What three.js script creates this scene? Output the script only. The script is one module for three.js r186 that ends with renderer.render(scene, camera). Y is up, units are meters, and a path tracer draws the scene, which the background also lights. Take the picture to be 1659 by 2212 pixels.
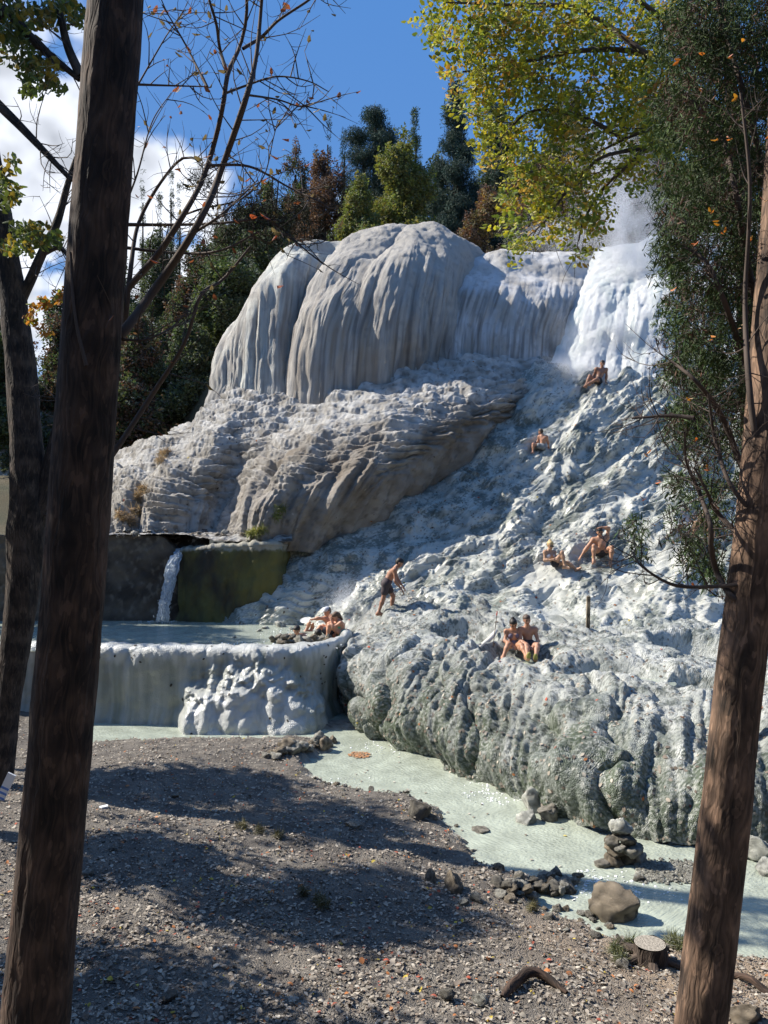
import * as THREE from 'three';
import { createNoise2D, createNoise3D } from 'simplex-noise';
import { mergeGeometries, mergeVertices } from 'three/addons/utils/BufferGeometryUtils.js';
import { MeshBVH, acceleratedRaycast } from 'three-mesh-bvh';

// ---------- camera, sky, sun, exposure ----------
const scene = new THREE.Scene();
const EYE = 5, FOCAL = 1770;                 // eye height above the stream; focal length in photo pixels (photo 1659 x 2212)
const camera = new THREE.PerspectiveCamera(64.01, 0.75, 0.1, 900);
camera.position.set(0, EYE, 0);
camera.lookAt(0, EYE, -10);
const SUN = new THREE.Vector3(-0.72, 0.665, -0.20).normalize();   // towards the sun: left and a little beyond the cliff
const sun = new THREE.DirectionalLight(new THREE.Color(1.0, 0.93, 0.82), 5.0);
sun.target.position.set(0, 3, -20); sun.position.copy(SUN).multiplyScalar(80).add(sun.target.position);
sun.castShadow = true; sun.shadow.mapSize.set(4096, 4096); sun.shadow.radius = 1;
Object.assign(sun.shadow.camera, { left: -45, right: 45, top: 45, bottom: -45, near: 1, far: 200 });
scene.add(sun, sun.target);
const renderer = new THREE.WebGLRenderer({ antialias: true });
renderer.toneMapping = THREE.LinearToneMapping;
renderer.toneMappingExposure = 1.66;
renderer.shadowMap.enabled = true;

// ---------- random numbers and noise ----------
function rng(seed) { let s = seed | 0; return () => { s = (s + 0x6d2b79f5) | 0; let t = Math.imul(s ^ (s >>> 15), 1 | s); t = (t + Math.imul(t ^ (t >>> 7), 61 | t)) ^ t; return ((t ^ (t >>> 14)) >>> 0) / 4294967296; }; }
const N3 = createNoise3D(rng(11)), N2 = createNoise2D(rng(12));
const sm = (a, b, x) => { const t = Math.min(1, Math.max(0, (x - a) / (b - a))); return t * t * (3 - 2 * t); };
const mix = (a, b, t) => a + (b - a) * t, clamp = (x, a = 0, b = 1) => Math.min(b, Math.max(a, x));
const mixc = (a, b, t) => [mix(a[0], b[0], t), mix(a[1], b[1], t), mix(a[2], b[2], t)];
function fbm3(x, y, z, o = 4) { let a = 0.5, s = 0; for (let i = 0; i < o; i++) { s += a * N3(x, y, z); x = x * 2.03 + 7.1; y = y * 2.03 + 3.7; z = z * 2.03 + 1.3; a *= 0.5; } return s; }
function fbm2(x, y, o = 4) { let a = 0.5, s = 0; for (let i = 0; i < o; i++) { s += a * N2(x, y); x = x * 2.03 + 7.1; y = y * 2.03 + 3.7; a *= 0.5; } return s; }
function hash3(i, j, k) { let h = Math.imul(i, 374761393) ^ Math.imul(j, 668265263) ^ Math.imul(k, 2147483647 - 1640531527); h = Math.imul(h ^ (h >>> 13), 1274126177); return h ^ (h >>> 16); }
// distance to the nearest scattered point: lumps with sharp creases between them
function cells(x, y, z) {
  const ix = Math.floor(x), iy = Math.floor(y), iz = Math.floor(z); let best = 9;
  for (let i = ix - 1; i <= ix + 1; i++) for (let j = iy - 1; j <= iy + 1; j++) for (let k = iz - 1; k <= iz + 1; k++) {
    const h = hash3(i, j, k), dx = i + (h & 1023) / 1023 - x, dy = j + ((h >>> 10) & 1023) / 1023 - y, dz = k + ((h >>> 20) & 1023) / 1023 - z, d = dx * dx + dy * dy + dz * dz;
    if (d < best) best = d;
  }
  return best;
}
const lump = (x, y, z) => Math.sqrt(Math.max(0, 1 - cells(x, y, z) * 0.9));
const V = (x, y, z) => new THREE.Vector3(x, y, z);
const at = (px, py, d) => V((px - 829.5) / FOCAL * d, EYE - (py - 1106) / FOCAL * d, -d);     // where a photo pixel lies at that distance
const onLevel = (px, py, y) => at(px, py, (EYE - y) * FOCAL / (py - 1106));                  // the same on a level surface

// ---------- sky: blue air with broken cumulus ----------
{
  const W = 2048, H = 1024, data = new Float32Array(W * H * 4);
  for (let r = 0; r < H; r++) for (let c = 0; c < W; c++) {
    const el = ((r + 0.5) / H - 0.5) * Math.PI, az = ((c + 0.5) / W - 0.5) * 2 * Math.PI;
    const x = Math.cos(el) * Math.cos(az), y = Math.sin(el), z = Math.cos(el) * Math.sin(az);
    const up = Math.max(0, y), k = Math.pow(1 - up, 3.2), cosS = x * SUN.x + y * SUN.y + z * SUN.z;
    const glow = 0.28 * Math.pow(Math.max(0, cosS), 8) + 0.9 * Math.pow(Math.max(0, cosS), 60);
    let col = [mix(0.078, 0.23, k) + glow * 0.9, mix(0.235, 0.42, k) + glow * 0.9, mix(0.60, 0.74, k) + glow * 0.85];
    // clouds on a layer, seen in perspective
    const q = 1 / (up + 0.22), cx = x * q, cz = z * q;
    let m = fbm2(cx * 1.1 + 3.1, cz * 1.1 - 1.7, 6) + 0.35 * fbm2(cx * 4 + 9, cz * 4, 5) - 0.16;
    // the cumulus bank that stands at the left of the picture, and its thin shreds further right
    const bx = Math.atan2(x, -z), by = el;
    const bank = 1.35 * Math.exp(-(((bx + 0.34) / 0.27) ** 2) - (((by - 0.31 + 0.22 * (bx + 0.36)) / 0.20) ** 2)) - 0.75 * Math.exp(-(((bx - 0.10) / 0.30) ** 2) - (((by - 0.52) / 0.20) ** 2)) - 0.7 * Math.exp(-(((bx + 0.12) / 0.17) ** 2) - (((by - 0.62) / 0.14) ** 2)) + 0.55 * Math.exp(-(((bx + 0.05) / 0.035) ** 2) - (((by - 0.46 - 1.2 * (bx + 0.05)) / 0.09) ** 2)) + 0.4 * Math.exp(-(((bx + 0.11) / 0.02) ** 2) - (((by - 0.52) / 0.06) ** 2));
    m += bank * (0.9 + 0.9 * fbm2(bx * 11 + 2, by * 14, 6)) ;
    const a = sm(0.08, 0.62, m) * sm(-0.02, 0.06, y), dense = sm(0.2, 0.8, m);
    const cl = [1.12 - 0.25 * dense + glow * 1.2, 1.14 - 0.24 * dense + glow * 1.15, 1.16 - 0.2 * dense + glow];
    const sh = 1.0 + 0.55 * fbm2(bx * 9 + 5, by * 13, 5) + 0.25 * fbm2(cx * 3, cz * 3, 4); col = mixc(col, [cl[0] * (sh - 0.03), cl[1] * (sh - 0.01), cl[2] * (sh + 0.03)], a);
    if (y < 0) col = mixc(col, [0.10, 0.10, 0.09], sm(0, -0.08, y));
    const o = (r * W + c) * 4, q0 = 0.66; data[o] = col[0] * q0; data[o + 1] = col[1] * q0; data[o + 2] = col[2] * q0; data[o + 3] = 1;
  }
  const t = new THREE.DataTexture(data, W, H, THREE.RGBAFormat, THREE.FloatType);
  t.mapping = THREE.EquirectangularReflectionMapping; t.magFilter = THREE.LinearFilter; t.minFilter = THREE.LinearFilter; t.needsUpdate = true;
  scene.background = t; scene.environment = t;
}

// ---------- helpers ----------
const names = new Map();
function numbered(n) { const k = names.get(n) ?? 0; names.set(n, k + 1); return k ? n + '_' + String(k).padStart(3, '0') : n; }
function tag(o, label, category, group, kind) { if (label) o.userData.label = label; if (category) o.userData.category = category; if (group) o.userData.group = group; if (kind) o.userData.kind = kind; return o; }
function add(name, geometry, material, parent = scene) { const m = new THREE.Mesh(geometry, material); m.name = parent === scene ? numbered(name) : name; m.castShadow = m.receiveShadow = true; parent.add(m); return m; }
function thing(name, label, category, group, kind) { const g = new THREE.Group(); g.name = numbered(name); scene.add(g); return tag(g, label, category, group, kind); }
function scatter(name, geometry, material, list, parent = scene, kind = 'stuff') {      // list: [matrix, colour]
  const im = new THREE.InstancedMesh(geometry, material, list.length); im.name = parent === scene ? numbered(name) : name;
  list.forEach(([m, c], i) => { im.setMatrixAt(i, m); if (c) im.setColorAt(i, c); });
  im.castShadow = im.receiveShadow = true; if (kind) im.userData.kind = kind; parent.add(im); return im;
}
const rgb = (r, g, b) => new THREE.Color().setRGB(r, g, b);
const mat = (c, roughness = 0.9, more = {}) => new THREE.MeshPhysicalMaterial({ color: rgb(...c), roughness, side: THREE.DoubleSide, ...more });
// tiling grey noise for bump and colour grain
function noiseTexture(size, f, fn, repeatX = 1, repeatY = 1) {
  const d = new Uint8Array(size * size * 4);
  for (let j = 0; j < size; j++) for (let i = 0; i < size; i++) {
    const a = i / size * 2 * Math.PI, b = j / size * 2 * Math.PI, v = clamp(fn(Math.cos(a) * f, Math.sin(a) * f + Math.cos(b) * f * 0.7, Math.sin(b) * f, i / size, j / size)) * 255, o = (j * size + i) * 4;
    d[o] = d[o + 1] = d[o + 2] = v; d[o + 3] = 255;
  }
  const t = new THREE.DataTexture(d, size, size); t.wrapS = t.wrapT = THREE.RepeatWrapping; t.magFilter = THREE.LinearFilter; t.repeat.set(repeatX, repeatY); t.needsUpdate = true; return t;
}
// a sheet through columns of points (each column runs down the flow), then moved along its normals
function loft(cols, nu, nv, disp, colour) {
  const K = cols.length, M = cols[0].length, P = new Float32Array(nu * nv * 3), S = new Float32Array(nu * nv * 2);
  const cr = (a, b, c, d, t) => 0.5 * (2 * b + (c - a) * t + (2 * a - 5 * b + 4 * c - d) * t * t + (3 * b - a - 3 * c + d) * t * t * t);
  const ends = (i, n) => Math.min(n - 1, Math.max(0, i));
  for (let i = 0; i < nu; i++) {
    const fu = i / (nu - 1) * (K - 1), k = Math.min(K - 2, Math.floor(fu)), tu = fu - k;
    for (let j = 0; j < nv; j++) {
      const fv = j / (nv - 1) * (M - 1), m = Math.min(M - 2, Math.floor(fv)), tv = fv - m, o = (i * nv + j) * 3;
      for (const [ax, q] of [['x', 0], ['y', 1], ['z', 2]]) {
        const row = [-1, 0, 1, 2].map((dk) => { const c = cols[ends(k + dk, K)]; return cr(c[ends(m - 1, M)][ax], c[m][ax], c[m + 1][ax], c[ends(m + 2, M)][ax], tv); });
        P[o + q] = cr(row[0], row[1], row[2], row[3], tu);
      }
    }
  }
  const idx = [], b = (i, j) => (i * nv + j);
  for (let i = 0; i < nu - 1; i++) for (let j = 0; j < nv - 1; j++) idx.push(b(i, j), b(i, j + 1), b(i + 1, j), b(i + 1, j), b(i, j + 1), b(i + 1, j + 1));
  // metres along and across, measured on the middle lines
  const mi = nu >> 1, mj = nv >> 1; let acc = 0; const su = [0], sv = [0];
  const dist = (a, c) => Math.hypot(P[a * 3] - P[c * 3], P[a * 3 + 1] - P[c * 3 + 1], P[a * 3 + 2] - P[c * 3 + 2]);
  for (let i = 1; i < nu; i++) su.push(acc += dist(b(i, mj), b(i - 1, mj))); acc = 0;
  for (let j = 1; j < nv; j++) sv.push(acc += dist(b(mi, j), b(mi, j - 1)));
  const g = new THREE.BufferGeometry(); g.setAttribute('position', new THREE.BufferAttribute(P, 3)); g.setIndex(idx); g.computeVertexNormals();
  const Nn = g.attributes.normal.array; let flip = 0;
  for (let q = 0; q < nu * nv; q += 97) flip += Nn[q * 3] * -P[q * 3] + Nn[q * 3 + 1] * (EYE + 6 - P[q * 3 + 1]) + Nn[q * 3 + 2] * -P[q * 3 + 2];
  const sgn = flip < 0 ? -1 : 1, C = new Float32Array(nu * nv * 3), D = new Float32Array(nu * nv), B = P.slice();
  for (let i = 0; i < nu; i++) for (let j = 0; j < nv; j++) {
    const q = b(i, j), n = [Nn[q * 3] * sgn, Nn[q * 3 + 1] * sgn, Nn[q * 3 + 2] * sgn], p = [B[q * 3], B[q * 3 + 1], B[q * 3 + 2]];
    const d = disp(p, n, su[i], sv[j], i / (nu - 1), j / (nv - 1)); D[q] = d;
    P[q * 3] += n[0] * d; P[q * 3 + 1] += n[1] * d; P[q * 3 + 2] += n[2] * d;
    const c = colour([P[q * 3], P[q * 3 + 1], P[q * 3 + 2]], n, su[i], sv[j], i / (nu - 1), j / (nv - 1)); C[q * 3] = c[0]; C[q * 3 + 1] = c[1]; C[q * 3 + 2] = c[2];
    S[q * 2] = su[i]; S[q * 2 + 1] = sv[j];
  }
  if (sgn < 0) { for (let q = 0; q < idx.length; q += 3) { const t = idx[q]; idx[q] = idx[q + 1]; idx[q + 1] = t; } g.setIndex(idx); }
  g.setAttribute('color', new THREE.BufferAttribute(C, 3)); g.setAttribute('uv', new THREE.BufferAttribute(S, 2)); g.computeVertexNormals();
  return g;
}
const paths = (list) => list.map((c) => c.map((p) => at(...p)));
// ---------- the travertine cliff ----------
const grainBump = noiseTexture(512, 9, (x, y, z) => 0.5 + 0.55 * fbm3(x, y, z, 5));
grainBump.repeat.set(0.9, 0.9);
const rockMat = mat([1, 1, 1], 0.82, { vertexColors: true, bumpMap: grainBump, bumpScale: 0.05 });
const wetMat = mat([1, 1, 1], 0.42, { vertexColors: true, bumpMap: grainBump, bumpScale: 0.035, clearcoat: 0.5, clearcoatRoughness: 0.3 });
const moundMat = mat([1, 1, 1], 0.55, { vertexColors: true, bumpMap: grainBump, bumpScale: 0.06, clearcoat: 0.14, clearcoatRoughness: 0.35 });
const WHITE = [0.68, 0.685, 0.62], CREAM = [0.53, 0.50, 0.45], TAN = [0.36, 0.29, 0.21], GREY = [0.33, 0.31, 0.29], BROWN = [0.21, 0.165, 0.12], ALGAE = [0.055, 0.075, 0.055], MOSS = [0.06, 0.095, 0.03], MUD = [0.20, 0.18, 0.16];
const rocks = [];       // what people and stones may stand on
function rock(name, label, geometry, m) { const o = add(name, geometry, m); tag(o, label, 'rock', null, 'structure'); rocks.push(o); return o; }
// columns of folded drapery: rounded ribs with narrow grooves that run down the flow
const rib = (s, t, f, seed) => { const a = Math.abs(N2((s + 0.10 * N2(s * 0.8, t * 0.45 + seed)) * f, t * f * 0.07 + seed)); return Math.sqrt(a * a + 0.012) - 0.1; };
const streak = (s, t, f, seed) => 0.5 + 0.5 * fbm2(s * f, t * f * 0.06 + seed, 3);

const withBack = (cols, back = 6, drop = 0.3) => cols.map((c) => { const e = c[c.length - 1]; return [V(c[0].x * 1.12, c[0].y - drop, c[0].z - back), ...c, V(e.x, e.y - 0.9, e.z - 0.1)]; });
function domeDisp(seed, amp = 1) {
  return (p, n, s, t, u, v) => {
    const steep = clamp(1.15 - n[1]), low = sm(0.25, 0.58, v), wob = 0.1 * N2(s * 0.5 + seed, t * 0.25);
    const crest = sm(0.14, 0.5, v), big = 0.75 * lump(s * 0.36 + wob, t * 0.15, seed) * (0.4 + 0.6 * crest) + 0.16 * lump(s * 0.8, t * 0.16, seed + 3.3) * crest + 0.24 * crest * rib(s + wob, t * 0.7, 0.6, seed + 5) * low + 0.08 * rib(s, t, 1.5, seed + 4) * low + 0.045 * rib(s + wob, t, 2.6, seed + 9) * low + 0.02 * rib(s, t, 7, seed + 11) * low;
    const knob = (0.07 * lump(p[0] * 2.2, p[1] * 1.6, p[2] * 2.2) + 0.05 * lump(p[0] * 5, p[1] * 3.8, p[2] * 5)) * mix(1, 0.3, low) + 0.16 * fbm3(p[0] * 0.6, p[1] * 0.3, p[2] * 0.6 + seed, 3);
    return amp * (big + knob) - 0.55;
  };
}
function domeColour(seed, tanLow = 0.4, base = WHITE) {
  return (p, n, s, t, u, v) => {
    const a = streak(s, t, 1.6, seed), b = streak(s, t, 4.2, seed + 3), blot = fbm3(p[0] * 0.5, p[1] * 0.4, p[2] * 0.5 + seed, 4);
    let c = mixc(base, CREAM, clamp(0.35 + blot * 1.2));
    const low = sm(0.3, 0.62, v + 0.15 * blot);
    c = mixc(c, GREY, clamp((b - 0.44) * 4) * low * 0.85);
    c = mixc(c, TAN, clamp((a - 0.47) * 3.4) * tanLow * sm(0.4, 0.8, v + 0.2 * (b - 0.5)));
    c = mixc(c, [0.17, 0.15, 0.135], clamp((streak(s, t, 2.7, seed + 6) - 0.56) * 5) * low * (0.35 + 0.65 * tanLow));
    return mixc(c, [0.3, 0.28, 0.25], clamp((fbm3(p[0] * 3, p[1] * 2, p[2] * 3 + seed, 3) - 0.2) * 3) * 0.4);
  };
}
rock('travertine_dome', 'pale fluted travertine dome at the left end of the cliff top', loft(withBack(paths([
  [[585, 690, 37.5], [560, 735, 36.8], [530, 780, 36], [500, 830, 35.4], [490, 890, 34.6]],
  [[568, 625, 36], [545, 680, 34.9], [512, 740, 33.8], [482, 800, 32.8], [466, 895, 31.9]],
  [[600, 555, 35.6], [568, 605, 34.2], [545, 690, 33], [520, 770, 32.2], [503, 890, 31.4]],
  [[640, 522, 35.5], [600, 565, 33.8], [575, 640, 32.5], [560, 730, 31.9], [553, 880, 31.2]],
  [[680, 516, 36.3], [652, 542, 34.3], [622, 600, 32.7], [607, 710, 32.0], [600, 885, 31.3]],
  [[735, 518, 37.6], [718, 545, 35.9], [690, 600, 34.5], [668, 700, 33.4], [655, 870, 32.4]],
  [[800, 505, 37], [790, 540, 35], [770, 600, 33.5], [755, 700, 32.6], [745, 840, 32.2]],
])), 260, 260, domeDisp(2, 1.0), domeColour(2, 0.15)), rockMat);
rock('travertine_dome', 'tall central travertine dome with hanging stone drapery, highest of the cliff', loft(withBack(paths([
  [[790, 530, 37], [760, 570, 36.4], [720, 640, 36], [690, 740, 35.6], [680, 850, 35]],
  [[768, 500, 35.4], [728, 550, 33.8], [678, 650, 32.6], [650, 740, 32], [640, 870, 31.5]],
  [[800, 488, 35.2], [752, 545, 32.9], [700, 640, 31.5], [668, 740, 31.0], [658, 875, 30.7]],
  [[850, 478, 35.5], [810, 530, 32.8], [765, 630, 31.2], [735, 730, 30.7], [722, 845, 30.5]],
  [[900, 475, 35.8], [870, 530, 33], [835, 620, 31.4], [810, 720, 30.8], [800, 822, 30.7]],
  [[945, 481, 36], [928, 535, 33.4], [905, 620, 31.9], [890, 710, 31.2], [880, 795, 31.2]],
  [[995, 505, 36], [980, 560, 33.9], [960, 630, 32.6], [945, 710, 32], [936, 775, 31.9]],
  [[1060, 548, 36.8], [1045, 590, 35.4], [1025, 650, 34.5], [1005, 710, 33.9], [995, 775, 33.5]],
])), 370, 300, domeDisp(20, 1.05), domeColour(20, 0.75, CREAM)), rockMat);
rock('travertine_saddle', 'low white travertine saddle between the central dome and the steaming fall', loft(withBack(paths([
  [[965, 560, 37], [962, 620, 35.6], [952, 670, 34.4], [942, 720, 33.5], [932, 790, 32.9]],
  [[1015, 548, 36.2], [1003, 590, 34.3], [985, 640, 33], [970, 700, 32.3], [958, 785, 31.8]],
  [[1075, 532, 36.4], [1065, 590, 34.2], [1045, 650, 32.9], [1030, 710, 32.3], [1025, 792, 31.9]],
  [[1150, 535, 36.8], [1145, 600, 34.5], [1130, 660, 33.1], [1115, 720, 32.4], [1110, 800, 32]],
  [[1220, 537, 37], [1215, 600, 34.8], [1205, 660, 33.4], [1190, 720, 32.7], [1185, 805, 32.2]],
  [[1320, 548, 38], [1305, 600, 36.2], [1285, 660, 34.8], [1265, 720, 34], [1255, 805, 33.4]],
])), 250, 240, domeDisp(41, 0.85), domeColour(41, 0.55, [0.74, 0.74, 0.74])), rockMat);
rock('travertine_fall', 'brilliant white wet travertine fall under the steam at the upper right', loft(withBack(paths([
  [[1290, 552, 38], [1262, 620, 35.6], [1237, 680, 34.1], [1215, 750, 33], [1190, 825, 32]],
  [[1330, 545, 37.5], [1300, 610, 35], [1275, 670, 33.6], [1255, 750, 32.4], [1240, 828, 31.4]],
  [[1380, 536, 37.5], [1355, 600, 34.8], [1340, 660, 33.4], [1325, 750, 32.2], [1310, 832, 31.1]],
  [[1430, 518, 37.5], [1420, 590, 34.8], [1415, 660, 33.0], [1400, 750, 31.9], [1390, 832, 30.9]],
  [[1500, 505, 37.5], [1495, 580, 34.8], [1490, 660, 33.2], [1480, 750, 32], [1470, 825, 30.9]],
  [[1620, 495, 37.5], [1615, 580, 34.8], [1610, 660, 33.4], [1600, 750, 32.2], [1590, 825, 31]],
  [[1850, 490, 37.5], [1845, 580, 35], [1840, 660, 33.6], [1830, 750, 32.4], [1820, 825, 31.2]],
])), 290, 240, (p, n, s, t, u, v) => 0.5 * domeDisp(63, 0.95)(p, n, s, t, u, v) - 0.45 + 0.5 * lump(s * 0.45, t * 0.22, 6.1) + 0.22 * lump(s * 1.1, t * 0.7, 2.2) + 0.12 * lump(p[0] * 2.4, p[1] * 1.8, p[2] * 2.4) + 0.06 * lump(p[0] * 5, p[1] * 4, p[2] * 5), (p, n, s, t, u, v) => mixc([0.76, 0.77, 0.75], [0.62, 0.68, 0.64], clamp(0.2 + 1.2 * fbm2(s * 0.9, t * 0.25 + 4, 4)))), wetMat);

rock('travertine_apron', 'dry grey terraced travertine apron with rimstone steps below the domes', loft(paths([
  [[120, 1020, 34], [110, 1040, 33], [100, 1060, 32], [95, 1085, 31], [90, 1115, 29.5], [85, 1155, 28]],
  [[215, 1000, 31.5], [205, 1025, 30.3], [200, 1050, 29.2], [200, 1080, 28.2], [200, 1110, 27], [200, 1156, 26]],
  [[300, 958, 31], [285, 990, 29.8], [270, 1020, 28.8], [262, 1060, 27.8], [258, 1100, 26.8], [255, 1156, 25.9]],
  [[410, 905, 31], [390, 950, 29.7], [365, 990, 28.6], [340, 1030, 27.6], [325, 1080, 26.7], [316, 1156, 25.9]],
  [[480, 855, 31.6], [465, 910, 29.7], [445, 960, 28.4], [430, 1010, 27.3], [415, 1070, 26.6], [405, 1156, 25.9]],
  [[560, 825, 31.8], [545, 890, 29.9], [528, 940, 28.9], [512, 1000, 28.2], [478, 1070, 27.4], [445, 1156, 26.3]],
  [[640, 820, 31.8], [632, 890, 29.8], [612, 950, 28.1], [578, 1015, 26.8], [545, 1085, 26], [528, 1160, 25.6]],
  [[740, 785, 32], [745, 860, 29.8], [735, 920, 27.8], [700, 990, 26.4], [640, 1080, 25.6], [600, 1190, 25.3]],
  [[860, 755, 32.3], [872, 830, 30], [885, 890, 28], [870, 960, 26.6], [810, 1050, 25.9], [735, 1180, 26.2]],
  [[960, 745, 32.4], [978, 810, 30.4], [995, 860, 28.8], [985, 920, 27.8], [935, 1010, 27.4], [870, 1120, 27.9]],
  [[1060, 765, 32.4], [1082, 810, 30.8], [1088, 850, 29.8], [1072, 890, 29.1], [1035, 960, 29], [985, 1050, 29.2]],
  [[1200, 770, 32.6], [1200, 800, 31.8], [1185, 825, 31.2], [1165, 860, 30.8], [1130, 905, 30.5], [1080, 960, 30.3]],
]), 560, 390, (p, n, s, t, u, v) => {
  const low = sm(mix(0.80, 0.60, sm(0.35, 0.6, u)), mix(0.92, 0.80, sm(0.35, 0.6, u)), v + 0.08 * N2(s * 0.5, 3)) * sm(0.1, 0.25, u), w = fbm3(p[0] * 0.5, p[1] * 0.4, p[2] * 0.5, 3);
  const scal = lump(s * 0.9, 3.1, t * 0.25), tiny = N2(s * 3.1, t * 1.2);
  const stair = (H, k, sd) => { const h = p[1] / H + 0.7 * N2(s * 0.2 + sd, t * 0.1) + k * N2(s * 0.75, t * 0.28 + sd) + 0.22 * scal + 0.05 * tiny, f = h - Math.floor(h), id = Math.floor(h); return (f < 0.74 ? Math.pow(f / 0.74, 0.55) : 1 - (f - 0.74) / 0.26) * (0.65 + 0.35 * N2(id * 3.7 + sd, s * 0.5)); };
  const terr = 0.36 * stair(0.46, 0.28, 1) + 0.14 * stair(0.19, 0.25, 7) + 0.035 * lump(s * 3.2, t * 0.8, 5) + 0.035 * lump(p[0] * 7, p[1] * 5, p[2] * 7) + 0.02 * lump(p[0] * 14, p[1] * 10, p[2] * 14);
  const flute = 0.34 * rib(s, t, 0.6, 31) + 0.15 * rib(s, t, 1.7, 35) + 0.05 * rib(s, t, 5, 37) + 0.13 * lump(p[0] * 2.4, p[1] * 1.6, p[2] * 2.4) + 0.06 * lump(p[0] * 6, p[1] * 4, p[2] * 6);
  return mix(terr, flute, low) - 0.25 + 0.2 * w + 0.02 * N3(p[0] * 6, p[1] * 6, p[2] * 6) + 0.45 * (rib(s, t * 1.5, 0.26, 77) - 0.3) * sm(0.35, 0.7, v);
}, (p, n, s, t, u, v) => {
  const blot = fbm3(p[0] * 0.45, p[1] * 0.4, p[2] * 0.45 + 3, 4), low = sm(0.40, 0.72, v + 0.25 * blot), right = sm(0.42, 0.62, u);
  let c = mixc(mixc([0.68, 0.665, 0.63], [0.56, 0.53, 0.48], sm(0.3, 0.7, v + 0.3 * blot)), [0.36, 0.33, 0.285], clamp(0.35 + 1.3 * fbm3(p[0] * 1.4, p[1] * 1.8, p[2] * 1.4, 4)));
  c = mixc(c, BROWN, clamp(low * right * (0.8 + 0.7 * blot)) * 0.75);
  c = mixc(c, TAN, clamp((streak(s, t, 1.5, 8) - 0.5) * 2.4) * low * 0.5);
  return mixc(c, [0.14, 0.12, 0.10], clamp((fbm3(p[0] * 3.2, p[1] * 2.4, p[2] * 3.2, 4) - 0.16) * 3.2) * 0.6);
}), rockMat);

rock('far_ledge', 'distant white travertine ledge seen between the two left trunks', loft(paths([
  [[-90, 930, 42], [-90, 945, 40.5], [-90, 985, 39.8], [-90, 1080, 39]], [[0, 945, 42], [0, 955, 40.5], [0, 990, 39.8], [0, 1080, 39]], [[60, 935, 42], [60, 948, 40.6], [62, 985, 40], [62, 1080, 39.2]], [[92, 885, 43], [90, 905, 41], [88, 950, 40.2], [88, 1080, 39.4]], [[135, 880, 44], [135, 900, 42], [135, 950, 41.2], [135, 1080, 40.4]],
]), 120, 80, (p) => 0.5 * lump(p[0] * 0.7, p[1] * 0.6, 2) + 0.2 * lump(p[0] * 2, p[1] * 2, p[2] * 2) - 0.3, (p) => mixc([0.66, 0.67, 0.66], [0.12, 0.12, 0.09], clamp(0.5 + 2.4 * fbm3(p[0] * 0.8, p[1] * 0.8, 4, 3)))), rockMat);
// the living slope: white crust over lumps, algae and leaf mud between the runs of water
const slopeDisp = (p, n, s, t, u, v) => {
  const w = 0.35 * N3(p[0] * 0.6, p[1] * 0.6, p[2] * 0.6), x = p[0] + w, y = p[1] + w, z = p[2] - w;
  const hh = p[1] / 0.26 + 1.2 * N2(s * 0.5, t * 0.3) + 0.5 * N2(s * 1.6, t * 0.8), ff = hh - Math.floor(hh), tier = ff < 0.7 ? Math.pow(ff / 0.7, 0.6) : 1 - (ff - 0.7) / 0.3;
  const big = 0.38 * lump(s * 0.6, t * 0.3, 3.3 + w) + 0.22 * lump(s * 1.4, t * 0.6, 8.7 + w) + 0.10 * tier * (0.6 + 0.6 * N2(s * 0.6, t * 0.5 + 4)), mid = 0.12 * lump(s * 2.6 + w, t * 1.3, z * 0.5) + 0.07 * lump(x * 5.5, y * 4.5, z * 5.5) + 0.04 * lump(x * 11, y * 9, z * 11) + 0.014 * N3(x * 18, y * 18, z * 18);
  return -0.45 + big + mid * (0.35 + 1.0 * sm(-0.3, 0.4, fbm2(s * 0.5, t * 0.35 + 9, 3))) + 0.25 * fbm2(s * 0.3, t * 0.2, 3);
};
const slopeColour = (p, n, s, t, u, v) => {
  const run = fbm2(s * 0.55 + 0.3 * N2(t * 0.5, s), t * 0.16 + 5, 4), speck = 0.6 * fbm3(p[0] * 1.5, p[1] * 1.4, p[2] * 1.5, 3) + 0.5 * fbm3(p[0] * 7, p[1] * 6, p[2] * 7, 3), fine = N3(p[0] * 14, p[1] * 13, p[2] * 14);
  let c = mixc(WHITE, [0.45, 0.475, 0.42], clamp(0.3 + run + 0.5 * fbm2(s * 2.2, t * 0.7 + 2, 3)));
  c = mixc(c, [0.115, 0.14, 0.115], clamp((speck + 0.30 * fine - 0.05 + run * 0.6) * 4.5) * 0.84);
  c = mixc(c, ALGAE, clamp((fbm3(p[0] * 0.9, p[1] * 0.9, p[2] * 0.9 + 8, 4) - 0.16) * 3) * 0.6);
  return mixc(c, [0.11, 0.16, 0.15], sm(0.22, 0.06, u + 0.05 * fine + 0.1 * run) * clamp(0.75 + fine) * 0.85);
};
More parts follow.
